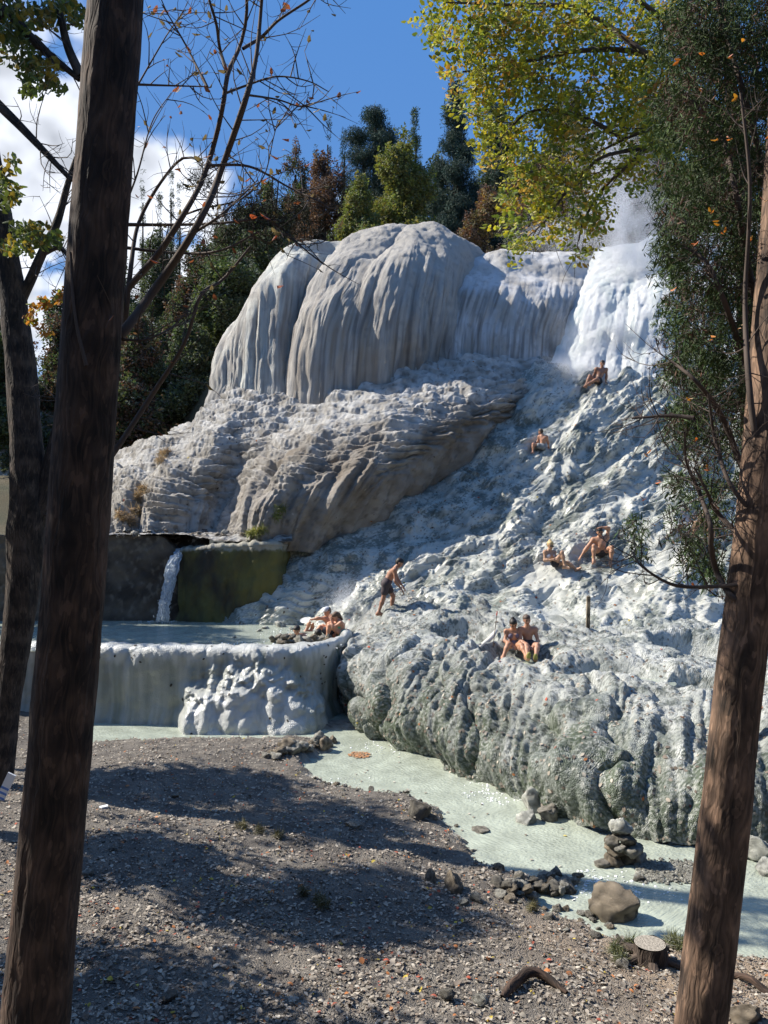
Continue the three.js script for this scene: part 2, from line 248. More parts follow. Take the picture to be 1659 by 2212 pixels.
rock('calcite_slope', 'steep knobbly white calcite slope streaked with wet algae where bathers sit', loft(paths([
  [[1160, 760, 32.8], [1040, 905, 30.6], [945, 1010, 29.5], [840, 1080, 28.6], [695, 1150, 27.5], [590, 1235, 26.5], [460, 1345, 25.8]],
  [[1180, 785, 31.7], [1060, 925, 29.6], [965, 1025, 28.5], [865, 1092, 27.5], [725, 1165, 26.4], [625, 1245, 25.6], [505, 1348, 24.9]],
  [[1235, 802, 31.4], [1112, 932, 29.3], [1012, 1040, 28], [912, 1130, 26.8], [802, 1205, 25.7], [735, 1275, 24.9], [665, 1352, 24.2]],
  [[1300, 812, 31.1], [1182, 942, 29], [1082, 1050, 27.6], [982, 1145, 26.3], [892, 1215, 25.3], [812, 1295, 24.2], [745, 1372, 23.2]],
  [[1362, 812, 30.9], [1252, 945, 28.8], [1162, 1050, 27.3], [1082, 1142, 26.1], [1002, 1212, 25.1], [932, 1272, 24.2], [875, 1332, 23.2]],
  [[1430, 802, 30.8], [1330, 940, 28.7], [1250, 1050, 27.1], [1180, 1150, 25.9], [1120, 1222, 24.8], [1062, 1288, 23.8], [1012, 1342, 22.6]],
  [[1500, 792, 30.8], [1420, 930, 28.7], [1360, 1050, 27.1], [1300, 1150, 25.7], [1250, 1232, 24.5], [1210, 1312, 23.3], [1192, 1392, 21.4]],
  [[1600, 790, 30.8], [1550, 930, 28.7], [1500, 1050, 27.0], [1450, 1150, 25.5], [1410, 1240, 24.1], [1380, 1320, 22.8], [1362, 1408, 21]],
  [[1750, 790, 30.8], [1750, 930, 28.7], [1720, 1050, 27], [1690, 1150, 25.4], [1650, 1240, 23.9], [1620, 1330, 22.5], [1600, 1418, 20.8]],
  [[2000, 790, 30.8], [2000, 930, 28.7], [1990, 1050, 27], [1960, 1150, 25.4], [1930, 1240, 23.9], [1900, 1330, 22.5], [1880, 1418, 20.8]],
]).map((c) => { const e = c[6]; return [...c, V(e.x - 0.1, e.y - 1.0, e.z + 0.25)]; }), 600, 490, slopeDisp, slopeColour), wetMat);

const basins = [[1118, 1440, 19.0, 1.0, 0.9], [1010, 1402, 20.6, 0.8, 0.9], [1330, 1480, 17.4, 1.2, 0.8], [1530, 1500, 16.9, 1.2, 0.7], [1500, 1432, 20.0, 1.0, 0.8]].map(([px, py, d, rx, rz]) => [at(px, py, d), rx, rz]);
const basinAt = (p) => { let b = 0; for (const [c, rx, rz] of basins) b = Math.max(b, 1 - sm(0.6, 1.25, Math.hypot((p[0] - c.x) / rx, (p[2] - c.z) / rz))); return b; };
const creases = [0.08, 0.20, 0.285, 0.42, 0.50, 0.64, 0.72, 0.88, 1.01];
const lobe = (u) => { for (let i = 0; i < creases.length - 1; i++) if (u < creases[i + 1]) { const q = (u - creases[i]) / (creases[i + 1] - creases[i]) * 2 - 1; return Math.sqrt(Math.max(0, 1 - q * q)) * (0.75 + 0.25 * Math.sin(i * 2.7)); } return 0; };
rock('calcite_mound', 'bulging green and white calcite mound hanging over the stream', loft(paths([
  [[745, 1340, 24.4], [728, 1362, 23.4], [712, 1385, 22.5], [700, 1410, 21.9], [700, 1440, 21.6], [705, 1480, 21.4], [712, 1520, 21.1], [718, 1570, 20.6]],
  [[775, 1340, 24], [765, 1358, 23], [752, 1385, 22], [745, 1405, 21.4], [755, 1440, 20.9], [768, 1485, 20.5], [782, 1525, 20.1], [795, 1580, 19.6]],
  [[845, 1318, 23.90], [860, 1340, 22.75], [858, 1390, 21.37], [845, 1415, 20.45], [818, 1455, 19.50], [806, 1510, 18.90], [812, 1555, 18.60], [838, 1612, 18.30]],
  [[930, 1308, 23.70], [940, 1340, 22.55], [938, 1388, 20.97], [925, 1405, 20.05], [890, 1445, 18.70], [862, 1505, 18.00], [858, 1560, 17.70], [876, 1630, 17.50]],
  [[1005, 1318, 23.50], [1010, 1350, 22.30], [1012, 1392, 20.79], [1005, 1412, 19.90], [975, 1450, 18.55], [945, 1510, 17.55], [935, 1570, 16.98], [950, 1655, 16.40]],
  [[1085, 1338, 22.90], [1095, 1390, 20.90], [1102, 1425, 19.49], [1095, 1450, 18.50], [1065, 1495, 17.35], [1035, 1560, 16.45], [1022, 1625, 15.78], [1035, 1695, 15.30]],
  [[1180, 1378, 21.90], [1200, 1415, 20.00], [1212, 1440, 18.69], [1202, 1475, 17.50], [1172, 1535, 16.15], [1150, 1610, 15.25], [1138, 1680, 14.48], [1150, 1760, 13.90]],
  [[1290, 1368, 22.30], [1310, 1422, 19.90], [1332, 1462, 18.09], [1332, 1500, 16.70], [1322, 1560, 15.25], [1310, 1640, 14.05], [1300, 1715, 13.28], [1305, 1800, 12.90]],
  [[1430, 1348, 22.70], [1442, 1422, 19.90], [1452, 1472, 17.89], [1452, 1520, 16.30], [1450, 1590, 14.75], [1450, 1670, 13.55], [1445, 1745, 12.78], [1445, 1830, 12.40]],
  [[1590, 1378, 22.20], [1600, 1442, 19.90], [1602, 1492, 17.69], [1602, 1532, 16.10], [1600, 1600, 14.65], [1600, 1680, 13.65], [1600, 1755, 12.78], [1600, 1840, 12.20]],
  [[1850, 1380, 22.20], [1850, 1442, 19.90], [1850, 1492, 17.69], [1850, 1532, 16.10], [1845, 1600, 14.65], [1840, 1680, 13.65], [1840, 1755, 12.78], [1840, 1840, 12.20]],
]), 590, 420, (p, n, s, t, u, v) => {
  const front = sm(0.36, 0.66, v + 0.12 * N2(s * 0.9, 7) + 0.06 * N2(s * 2.7, t)), w = 0.35 * N3(p[0] * 0.7, p[1] * 0.7, p[2] * 0.7);
  const lobes = 0.30 * lobe(u + 0.04 * N2(t * 0.7, s * 0.4)) + 0.40 * lump(s * 0.8, t * 0.3, 5.5) + 0.36 * lump(s * 1.5 + 0.3 * w, t * 0.8, 9.5) + 0.12 * rib(s, t, 2.2, 53) - 0.35 * sm(0.84, 0.99, v);
  const rough = 0.26 * lump(p[0] * 2.1 + w, p[1] * 1.5, p[2] * 2.1) + 0.14 * lump(p[0] * 4.8, p[1] * 3.2, p[2] * 4.8) + 0.055 * lump(p[0] * 10, p[1] * 7, p[2] * 10) + 0.025 * lump(p[0] * 20, p[1] * 15, p[2] * 20);
  const flatPart = 0.26 * lump(s * 0.9, t * 0.9, 2.2 + w) + 0.16 * lump(s * 2.2, t * 1.9, 4.2);
  const edge = 1 - sm(0.02, 0.2, u) * 1.0; return (1 - 0.75 * edge * (1 - front)) * (mix((flatPart - 0.35) * (1 - basinAt(p)) - 0.12 * basinAt(p), lobes - 0.8, front) + rough * (1 - 0.85 * basinAt(p) * (1 - front))) * 1.0 - 0.3 * edge * (1 - front) + 0 * (0.7 + 0.6 * sm(-0.2, 0.3, fbm2(s * 0.6, t * 0.5 + 2, 2))) + 0.12 * fbm2(s * 0.5, t * 0.4, 3);
}, (p, n, s, t, u, v) => {
  const front = sm(0.48, 0.72, v), speck = 0.55 * fbm3(p[0] * 1.6, p[1] * 1.3, p[2] * 1.6, 3) + 0.5 * fbm3(p[0] * 7, p[1] * 5.5, p[2] * 7, 3), fine = N3(p[0] * 15, p[1] * 13, p[2] * 15), run = streak(s, t, 2.4, 61);
  let c = mixc([0.64, 0.655, 0.62], [0.38, 0.41, 0.38], clamp(0.35 + 1.3 * fbm2(s * 0.9, t * 0.9, 4)));
  c = mixc(c, [0.10, 0.12, 0.10], clamp((speck + 0.28 * fine - 0.02 + 0.10 * fbm2(s * 0.4, t * 0.3, 2)) * 4.5) * 0.82);
  const lowf = sm(0.58, 0.86, v + 0.2 * fbm2(s * 0.8, t * 0.5 + 3, 3)), green = clamp(front * (0.18 + 0.9 * (run - 0.4)) + lowf * (0.55 + 0.5 * fine));
  c = mixc(c, mixc(ALGAE, MOSS, clamp(0.5 + fbm2(s, t * 0.5, 3))), green * 0.88);
  return mixc(c, [0.55, 0.56, 0.50], clamp((N3(p[0] * 8, p[1] * 6, p[2] * 8) - 0.62) * 6) * 0.7);
}), moundMat);
// ---------- ground, hill, water, walls ----------
const WATER = 0, POOL = 1.66;
const shore = [[140, 1552], [150, 1590], [195, 1610], [300, 1604], [400, 1598], [480, 1602], [560, 1600], [640, 1597], [722, 1602], [712, 1622], [680, 1640], [655, 1652], [690, 1688], [740, 1708], [790, 1716], [850, 1716], [905, 1730], [945, 1752], [985, 1800], [1010, 1838], [1045, 1866], [1110, 1892], [1165, 1905], [1160, 1938], [1185, 1975], [1250, 2005], [1330, 2028], [1420, 2042], [1520, 2058], [1640, 2075], [1900, 2100]].map(([x, y]) => onLevel(x, y, 0));
const waterPoly = [...shore.map((p) => [p.x, p.z]), [14, -8.5], [14, -24], [-8.2, -24], [shore[0].x, -20.2]];
function inPoly(poly, x, z) { let c = false; for (let i = 0, j = poly.length - 1; i < poly.length; j = i++) { const [xi, zi] = poly[i], [xj, zj] = poly[j]; if ((zi > z) !== (zj > z) && x < (xj - xi) * (z - zi) / (zj - zi) + xi) c = !c; } return c; }
function shoreDist(x, z) { let b = 1e9; for (let i = 1; i < shore.length; i++) { const a = shore[i - 1], c = shore[i], dx = c.x - a.x, dz = c.z - a.z, t = clamp(((x - a.x) * dx + (z - a.z) * dz) / (dx * dx + dz * dz)); b = Math.min(b, Math.hypot(a.x + dx * t - x, a.z + dz * t - z)); } return b; }
const islet = onLevel(752, 1566, 0);
function groundY(x, z) {
  const wx = x + 0.12 * N2(x * 2.2, z * 2.2), wz = z + 0.12 * N2(x * 2.2 + 40, z * 2.2), d = shoreDist(wx, wz), wet = inPoly(waterPoly, wx, wz);
  if (wet) { const e = Math.hypot((x - islet.x) / 1.0, (z - islet.z) / 0.45); return Math.max(-0.4 * sm(0, 0.9, d) - 0.02, 0.09 * (1 - e * e)) + 0.02 * N2(x * 4, z * 4); }
  let h = 0.11 * sm(0, 0.22, d) + 0.095 * Math.min(d, 9) + 0.07 * fbm2(x * 0.6, z * 0.6, 3) * sm(0, 1, d) + 0.03 * fbm2(x * 3, z * 3, 3) * sm(0, 0.3, d);
  h += 2.5 * Math.pow(sm(-5.2, 0.5, z), 1.2);
  return h;
}
function sheet(x0, x1, z0, z1, nx, nz, hy, col) {
  const P = [], C = [], U = [], I = [];
  for (let i = 0; i <= nx; i++) for (let j = 0; j <= nz; j++) { const x = mix(x0, x1, i / nx), z = mix(z0, z1, j / nz), y = hy(x, z); P.push(x, y, z); C.push(...col(x, z, y)); U.push(x, z); }
  for (let i = 0; i < nx; i++) for (let j = 0; j < nz; j++) { const a = i * (nz + 1) + j, b = a + nz + 1; I.push(a, a + 1, b, b, a + 1, b + 1); }
  const g = new THREE.BufferGeometry(); g.setAttribute('position', new THREE.Float32BufferAttribute(P, 3)); g.setAttribute('color', new THREE.Float32BufferAttribute(C, 3)); g.setAttribute('uv', new THREE.Float32BufferAttribute(U, 2)); g.setIndex(I); g.computeVertexNormals(); return g;
}
const soilBump = noiseTexture(512, 12, (x, y, z) => 0.5 + 0.6 * fbm3(x, y, z, 5)); soilBump.repeat.set(0.7, 0.7);
const soilMat = mat([1, 1, 1], 0.95, { vertexColors: true, bumpMap: soilBump, bumpScale: 0.03 });
const ground = add('ground', sheet(-16, 14, 3, -22, 380, 320, groundY, (x, z, y) => {
  const n = fbm2(x * 1.3, z * 1.3, 4), f = fbm2(x * 9, z * 9, 3), wetEdge = 1 - sm(0.02, 0.16, y), dry = sm(1.2, 3.2, x - (z + 8.2) * 0.5) * sm(-11, -8.5, z);
  let c = mixc([0.105, 0.092, 0.08], [0.20, 0.178, 0.15], clamp(0.5 + n + 0.6 * f));
  c = mixc(c, [0.33, 0.25, 0.175], dry * clamp(0.7 + n));
  return mixc(c, [0.36, 0.35, 0.31], wetEdge * clamp(0.55 + f + n));
}), soilMat);
tag(ground, 'bare brown stream bank strewn with fallen leaves', 'ground', null, 'structure'); rocks.push(ground);

const hillY = (x, z) => {
  const D = -z, side = sm(-11.5, -4.5, x + (D - 36) * 0.10), base = mix(6.5, 15.9, side);
  return mix(mix(4.22, 0.3, sm(-4.2, -3.2, x)), base, sm(30.5, 38, D)) + Math.max(0, D - 37) * mix(0.13, 0.12, side) * mix(0.5, 1, sm(-26, -12, x + (D - 40) * 0.1)) + 0.25 * fbm2(x * 0.3, z * 0.3, 3) * sm(27, 33, D);
};
const hill = add('hillside', sheet(-110, 130, -25.45, -230, 160, 200, hillY, (x, z) => mixc([0.045, 0.05, 0.025], [0.10, 0.075, 0.04], clamp(0.5 + fbm2(x * 0.4, z * 0.4, 4)))), soilMat);
tag(hill, 'wooded hillside behind the cliff covered in leaf mould', 'hill', null, 'structure');
const backHill = add('wooded_bank', sheet(-60, 60, 2.8, 60, 60, 40, (x, z) => 3.2 + Math.max(0, z - 2.8) * 0.45 + 0.3 * fbm2(x * 0.3, z * 0.3, 3), (x, z) => mixc([0.06, 0.055, 0.035], [0.11, 0.085, 0.05], clamp(0.5 + fbm2(x * 0.4, z * 0.4, 4)))), soilMat);
tag(backHill, 'wooded bank rising behind the viewer', 'hill', null, 'structure');
const ledgeCols = []; for (let k = 0; k <= 6; k++) { const px = 150 + k * 80; ledgeCols.push([at(px, 1152, 27.2), at(px, 1154, 26.4), at(px, 1157, 25.6), at(px + 2, k > 3 ? 1172 : 1158, 25.1)]); }
rock('stone_ledge', 'narrow shelf of pale crust and debris above the dark concrete wall', loft(ledgeCols, 200, 60, (p) => 0.07 * lump(p[0] * 3, p[1], p[2] * 3) + 0.05 * fbm3(p[0] * 4, p[1] * 4, p[2] * 4, 3), (p) => mixc([0.55, 0.53, 0.49], [0.13, 0.11, 0.09], clamp(0.5 + 2.2 * fbm3(p[0] * 2.2, p[1], p[2] * 4, 3)))), rockMat);

// water: milky with dissolved lime, so it scatters light itself and mirrors the sky on top
const ripple = noiseTexture(512, 7, (x, y, z) => 0.5 + 0.5 * fbm3(x, y * 1.0, z, 5) + 0.25 * fbm3(x * 0.3, y * 0.3, z * 0.3, 2)); ripple.repeat.set(0.28, 0.42);
const milkTone = noiseTexture(512, 2.2, (x, y, z) => 0.93 + 0.13 * fbm3(x, y, z, 4)); milkTone.repeat.set(0.13, 0.13); milkTone.colorSpace = THREE.SRGBColorSpace;
const milk = mat([0.44, 0.485, 0.405], 0.08, { map: milkTone, bumpMap: ripple, bumpScale: 0.016, ior: 1.33 });
function flat(poly, y) { const s = new THREE.Shape(poly.map(([x, z]) => new THREE.Vector2(x, -z))), g = new THREE.ShapeGeometry(s); g.rotateX(-Math.PI / 2); g.translate(0, y, 0); return g; }
tag(add('stream_water', flat([[-9, -24], [14, -24], [14, -7.4], [-2, -7.4], [-9, -15]].reverse(), WATER), milk), 'milky turquoise thermal stream', 'water', null, 'structure');
tag(add('pool_water', flat([[-13, -19.75], [-3.6, -19.55], [-2.3, -19.9], [-1.6, -20.9], [-1.55, -22.2], [-1.0, -23.3], [-0.7, -24.6], [-3, -26], [-13, -26]], POOL), milk), 'blue upper thermal pool behind the low wall', 'water', null, 'structure');

// the low dam wall of the upper pool
const wallD = [[-40, 20.1], [100, 19.85], [250, 19.65], [400, 19.5], [540, 19.4], [640, 19.5], [700, 20.1], [735, 21], [750, 22]];
const damCols = wallD.map(([px, d]) => { const x = (px - 829.5) / FOCAL * d; return [V(x, 1.45, -d - 0.75), V(x, 1.64, -d - 0.55), V(x, 1.70, -d - 0.25), V(x, 1.69, -d), V(x, 1.45, -d + 0.05), V(x, 0.95, -d + 0.04), V(x, 0.4, -d + 0.07), V(x, -0.3, -d + 0.1)]; });
const swell = (p) => { const q = (p[0] + 3.12 + 0.15 * N2(p[1] * 1.5, 4)) / 1.62; if (Math.abs(q) > 1.2) return 0; const top = 1.32 - 0.12 * Math.sin(p[0] * 2.6) - (q > 0.35 ? 0.28 * sm(0.35, 0.8, q) : 0) - (q < -0.45 ? 0.2 * sm(-0.45, -0.8, q) : 0); return sm(1.08, 0.72, Math.abs(q)) * sm(top + 0.25, top - 0.75, p[1] + 0.22 * fbm2(p[0] * 2.2, p[1] * 2.2, 3)); };
const dam = add('dam_wall', loft(damCols, 440, 180, (p, n, s, t, u, v) => {
  const rim = sm(1.35, 1.62, p[1]);
  return (1 - rim) * (0.11 * rib(s, t, 0.9, 71) + 0.05 * rib(s, t, 2.6, 73)) + rim * (0.13 * lump(p[0] * 1.8, 1, p[2] * 2.2) + 0.07 * lump(p[0] * 5, p[1] * 4, p[2] * 5) - 0.06) + 0.05 * fbm3(p[0] * 1.2, p[1] * 1.2, p[2], 3) + 0.16 * sm(0.45, -0.1, p[1]) * lump(p[0] * 1.5, p[1] * 1.2, 3) + 0.05 * lump(p[0] * 2.2, p[1] * 1.1, 6) * (1 - rim) + swell(p) * (0.12 + 0.38 * lump(p[0] * 1.35, p[1] * 1.3, 3.7) + 0.15 * lump(p[0] * 3.2, p[1] * 2.9, 1.7) + 0.05 * lump(p[0] * 8, p[1] * 7, 2) + 0.12 * sm(1.0, 0.1, p[1]));
}, (p, n, s, t, u, v) => {
  const top = sm(1.36, 1.70, p[1] + 0.42 * fbm2(s * 2.2, t * 0.6, 5)), st = streak(s, t, 3, 77), green = sm(0.70, 0.84, u);
  let c = mixc([0.50, 0.515, 0.475], [0.27, 0.29, 0.255], clamp(st * 1.3 - 0.2 + 0.5 * fbm2(s, t, 3)));
  c = mixc(c, [0.10, 0.14, 0.09], clamp((streak(s, t, 2, 79) - 0.50) * 2.4 + green * 0.8) * 0.8);
  c = mixc(c, [0.64, 0.65, 0.63], swell(p) * clamp(0.9 + 0.6 * fbm3(p[0] * 2.4, p[1] * 2.4, 3, 3)));
  return mixc(c, [0.62, 0.635, 0.61], top);
}), wetMat); tag(dam, 'low lime-crusted dam wall of the upper pool, with a swollen white crust', 'wall');
rocks.push(dam);

// the tall dark wall behind the pool
const concrete = mat([1, 1, 1], 0.9, { vertexColors: true, bumpMap: grainBump, bumpScale: 0.02 });
const wallCol = (px, top, d, low = 1.4) => { const x = (px - 829.5) / FOCAL * d; return [V(x, top - 0.25, -d - 0.5), V(x, top - 0.004, -d - 0.47), V(x, top, -d - 0.06), V(x, top - 0.02, -d), V(x, top - 0.09, -d + 0.012), V(x, mix(top, low, 0.35), -d + 0.02), V(x, mix(top, low, 0.65), -d + 0.03), V(x, low, -d + 0.04)]; };
const bigWall = add('concrete_wall', loft([-200, -60, 80, 220, 330, 352, 368, 384].map((px, k) => wallCol(px, k < 5 ? 4.27 : 4.27 - [0.05, 0.28, 0.6][k - 5], 25.25 + (k > 6 ? 0.15 : 0))), 260, 160,
  (p, n, s, t, u, v) => (v > 0.45 ? 0.07 * fbm3(p[0] * 1.5, p[1] * 1.5, 1, 4) + 0.05 * lump(p[0] * 4, p[1] * 4, 3) * sm(-0.1, 0.3, fbm2(s * 0.6, t * 0.6, 3)) : 0) + 0.10 * sm(0.8, 1, u) * lump(p[0] * 2.5, p[1] * 2.5, 2) + 0.03 * sm(3.2, 1.5, p[1]) * lump(p[0] * 3, p[1] * 3, 1),
  (p, n, s, t, u, v) => mixc(mixc([0.135, 0.105, 0.075], [0.055, 0.042, 0.032], clamp(0.5 + 1.6 * fbm3(p[0] * 0.9, p[1] * 0.9, 2, 5))), [0.24, 0.20, 0.15], clamp((fbm3(p[0] * 3.2, p[1] * 2.6, 9, 5) - 0.16) * 3) * 0.6)), concrete);
tag(bigWall, 'tall dark stained concrete wall behind the upper pool', 'wall');
const mossWall = add('mossy_wall', loft([[384, 3.55, 25.7], [396, 3.72, 25.2], [430, 3.83, 25.05], [480, 3.92, 24.95], [530, 3.96, 24.9], [575, 4.0, 24.85], [600, 3.98, 25.1], [622, 3.9, 25.9]].map((c) => wallCol(...c)), 220, 160,
  (p, n, s, t, u, v) => 0.10 * fbm3(p[0] * 1.5, p[1], 4, 4) + 0.10 * rib(s, t, 1.6, 91) + 0.05 * lump(p[0] * 5, p[1] * 3, 2) + 0.06 * sm(0.5, 0.3, v) * lump(p[0] * 2.1, p[1] * 2, p[2] * 5 + 3) + 0.12 * sm(2.1, 1.6, p[1]) * lump(p[0] * 1.8, 2, 1),
  (p, n, s, t, u, v) => mixc(mixc([0.125, 0.115, 0.035], [0.045, 0.038, 0.026], clamp(0.45 + 1.4 * fbm3(p[0] * 0.8, p[1] * 0.5, 6, 4) + (0.35 - u) * 1.2)), [0.45, 0.43, 0.38], sm(3.78, 3.92, p[1] + 0.10 * fbm2(s * 5, t * 5, 3)) * 0.6)), concrete);
tag(mossWall, 'olive mossy retaining wall beside the spout, crusted pale along its top', 'wall');
rock('spout_rock', 'dark wet rock in the gap between the two walls behind the spout', loft([[330, 26.3], [352, 25.95], [375, 25.8], [400, 25.75], [425, 25.6], [450, 25.7]].map(([px, d]) => [[px - 4, 1146, d + 1.2], [px, 1158, d + 0.3], [px + 2, 1172, d], [px, 1192, d - 0.15], [px, 1230, d - 0.2], [px, 1345, d - 0.1]].map((q) => at(...q))), 120, 120, (p) => 0.25 * lump(p[0] * 2.2, p[1] * 2.2, p[2] * 2.2) + 0.1 * lump(p[0] * 6, p[1] * 6, p[2] * 6) - 0.2, (p) => mixc([0.045, 0.036, 0.028], [0.42, 0.40, 0.36], clamp((fbm3(p[0] * 3, p[1] * 4, p[2] * 3, 4) - 0.1) * 4) * sm(3.7, 4.2, p[1]))), rockMat);
// the spout
{
  const pts = [[392, 1186, 25.35], [388, 1196, 25.15], [380, 1206, 24.95], [372, 1232, 24.78], [363, 1272, 24.68], [355, 1310, 24.62], [351, 1342, 24.6]].map((p) => at(...p)), hw = [0.13, 0.11, 0.13, 0.15, 0.13, 0.11, 0.15];
  const cols = [-1, -0.6, -0.2, 0.2, 0.6, 1].map((k) => pts.map((p, i) => V(p.x + k * hw[i], p.y - 0.04 * k * k, p.z + 0.07 * (1 - k * k))));
  const w = add('spout_water', loft(cols, 40, 160, (p, n, s, t) => 0.12 * Math.abs(N2(s * 11, t * 1.3)) + 0.05 * N2(s * 24, t * 4), () => [0.62, 0.68, 0.74]), mat([1, 1, 1], 0.12, { vertexColors: true, transmission: 0.35, ior: 1.33 }));
  tag(w, 'small waterfall spouting through the wall gap into the upper pool', 'waterfall');
}
console.log('ground done');
// ---------- trees ----------
// a tapered, slightly knotted tube through points
function tube(pts, radii, sides, segs, bumps = 0, seed = 0, ridges = 0) {
  const curve = new THREE.CatmullRomCurve3(pts), P = [], U = [], I = [], fr = curve.computeFrenetFrames(segs, false), L = curve.getLength();
  for (let i = 0; i <= segs; i++) {
    const t = i / segs, c = curve.getPointAt(t), f = t * (radii.length - 1), k = Math.min(radii.length - 2, Math.floor(f)), r = mix(radii[k], radii[k + 1], f - k);
    for (let j = 0; j <= sides; j++) {
      const a = j / sides * 2 * Math.PI, ca = Math.cos(a), sa = Math.sin(a), len = t * L;
      const b = bumps ? bumps * fbm3(ca * 1.4, sa * 1.4 + seed, len * 0.9, 3) + ridges * (Math.abs(N3(ca * 5, sa * 5 + seed, len * 1.1)) + 0.5 * Math.abs(N3(ca * 11, sa * 11, len * 3.2 + seed)) - 0.4) : 0, R = r * (1 + b);
      P.push(c.x + (fr.normals[i].x * ca + fr.binormals[i].x * sa) * R, c.y + (fr.normals[i].y * ca + fr.binormals[i].y * sa) * R, c.z + (fr.normals[i].z * ca + fr.binormals[i].z * sa) * R); U.push(j / sides * 2 * Math.PI * r, len);
    }
  }
  for (let i = 0; i < segs; i++) for (let j = 0; j < sides; j++) { const a = i * (sides + 1) + j, b = a + sides + 1; I.push(a, b, a + 1, a + 1, b, b + 1); }
  const g = new THREE.BufferGeometry(); g.setAttribute('position', new THREE.Float32BufferAttribute(P, 3)); g.setAttribute('uv', new THREE.Float32BufferAttribute(U, 2)); g.setIndex(I); g.computeVertexNormals(); return g;
}
const barkNoise = (fn, rx, ry) => { const t = noiseTexture(512, 1, (x, y, z, u, v) => fn(u, v), rx, ry); t.wrapS = t.wrapT = THREE.MirroredRepeatWrapping; return t; };
const barkBump = barkNoise((u, v) => 0.5 + 0.45 * fbm2(u * 26 + 1.5 * fbm2(u * 5, v * 5, 2), v * 5, 5) + 0.2 * fbm2(u * 6, v * 9 + 3, 3), 1.1, 0.5);
const barkTone = barkNoise((u, v) => 0.66 + 0.32 * fbm2(u * 22 + 2 * fbm2(u * 4, v * 4, 2), v * 4, 4) + 0.42 * fbm2(u * 3 + 5, v * 5, 4) + (fbm2(u * 9 + 8, v * 9, 3) > 0.34 ? 0.22 : 0), 1.1, 0.45); barkTone.colorSpace = THREE.SRGBColorSpace;
const bark = mat([0.11, 0.066, 0.044], 0.9, { map: barkTone, bumpMap: barkBump, bumpScale: 0.010 });
const barkGrey = mat([0.10, 0.072, 0.054], 0.9, { map: barkTone, bumpMap: barkBump, bumpScale: 0.02 });
const twigMat = mat([0.085, 0.062, 0.05], 0.85);
// leaves: each a folded blade; a clump is a handful of them round a point
function leafClump(seed, n, radius, len, wid, shape = 'oval', tint = 0.25) {
  const R = rng(seed), P = [], C = [], I = [];
  for (let k = 0; k < n; k++) {
    let c; do c = V(R() * 2 - 1, R() * 2 - 1, R() * 2 - 1); while (c.length() > 1); c.multiplyScalar(radius);
    const q = new THREE.Quaternion().setFromEuler(new THREE.Euler((R() - 0.5) * 2.6, R() * 6.28, (R() - 0.5) * 2.2)), l = len * (0.65 + 0.6 * R()), w = wid * (0.7 + 0.5 * R()), b = P.length / 3, v = 1 + tint * (R() * 2 - 1), h = 1 + tint * 0.6 * (R() * 2 - 1);
    const pts = shape === 'oval' ? [[0, 0, 0], [0.35, 0.12, 0.5], [0.8, 0.05, 0.32], [1, 0, 0], [0.8, 0.05, -0.32], [0.35, 0.12, -0.5]] : [[0, 0, 0], [0.5, 0.05, 0.5], [1, 0, 0], [0.5, 0.05, -0.5]];
    for (const [x, y, z] of pts) { const p = V((x - 0.3) * l, -y * l * (shape === 'oval' ? 1 : 0.4), z * w).applyQuaternion(q).add(c); P.push(p.x, p.y, p.z); C.push(v * h, v, v * (2 - h)); }
    if (shape === 'oval') I.push(b, b + 1, b + 2, b, b + 2, b + 3, b, b + 3, b + 4, b, b + 4, b + 5); else I.push(b, b + 1, b + 2, b, b + 2, b + 3);
  }
  const g = new THREE.BufferGeometry(); g.setAttribute('position', new THREE.Float32BufferAttribute(P, 3)); g.setAttribute('color', new THREE.Float32BufferAttribute(C, 3)); g.setIndex(I); g.computeVertexNormals(); return g;
}
const leafMat = mat([1, 1, 1], 0.8, { vertexColors: true, transmission: 0.42, roughness: 1 });
const needleMat = mat([1, 1, 1], 0.75, { vertexColors: true, transmission: 0.15, roughness: 1 });
const farClump = leafClump(1, 26, 0.42, 0.20, 0.13, 'blade'), farNeedle = leafClump(2, 30, 0.42, 0.30, 0.05, 'blade', 0.3), farSpray = leafClump(3, 26, 0.36, 0.26, 0.07, 'blade', 0.3);
const put = (p, q, s) => new THREE.Matrix4().compose(p, q, s);
const turn = (R) => new THREE.Quaternion().setFromEuler(new THREE.Euler((R() - 0.5) * 1.2, R() * 6.28, (R() - 0.5) * 1.2));
// lobes: [x, y, z, rx, ry, rz] about the tree's foot; leaves crowd towards their outsides
function crownList(R, lobes, count, tones, size) {
  const list = [], vol = lobes.map((l) => l[3] * l[4] + l[3] * l[5] + l[4] * l[5]), sum = vol.reduce((a, b) => a + b, 0);
  lobes.forEach((l, k) => {
    const n = Math.round(count * vol[k] / sum);
    for (let i = 0; i < n; i++) {
      let d; do d = V(R() * 2 - 1, R() * 2 - 1, R() * 2 - 1); while (d.length() > 1 || d.length() < 0.05);
      const r = Math.pow(R(), 0.45) * (0.82 + 0.3 * N3(d.x * 2 + k * 5, d.y * 2, d.z * 2)); d.normalize().multiplyScalar(r);
      const p = V(l[0] + d.x * l[3], l[1] + d.y * l[4], l[2] + d.z * l[5]);
      if (N3(p.x * 0.9 + 31, p.y * 0.9, p.z * 0.9) < -0.42) continue;       // gaps
      const t = tones[Math.floor(R() * tones.length)], v = 0.8 + 0.6 * R(), s = size * (0.7 + 0.6 * R());
      list.push([put(p, turn(R), V(s, s, s)), rgb(t[0] * v, t[1] * v, t[2] * v)]);
    }
  });
  return list;
}
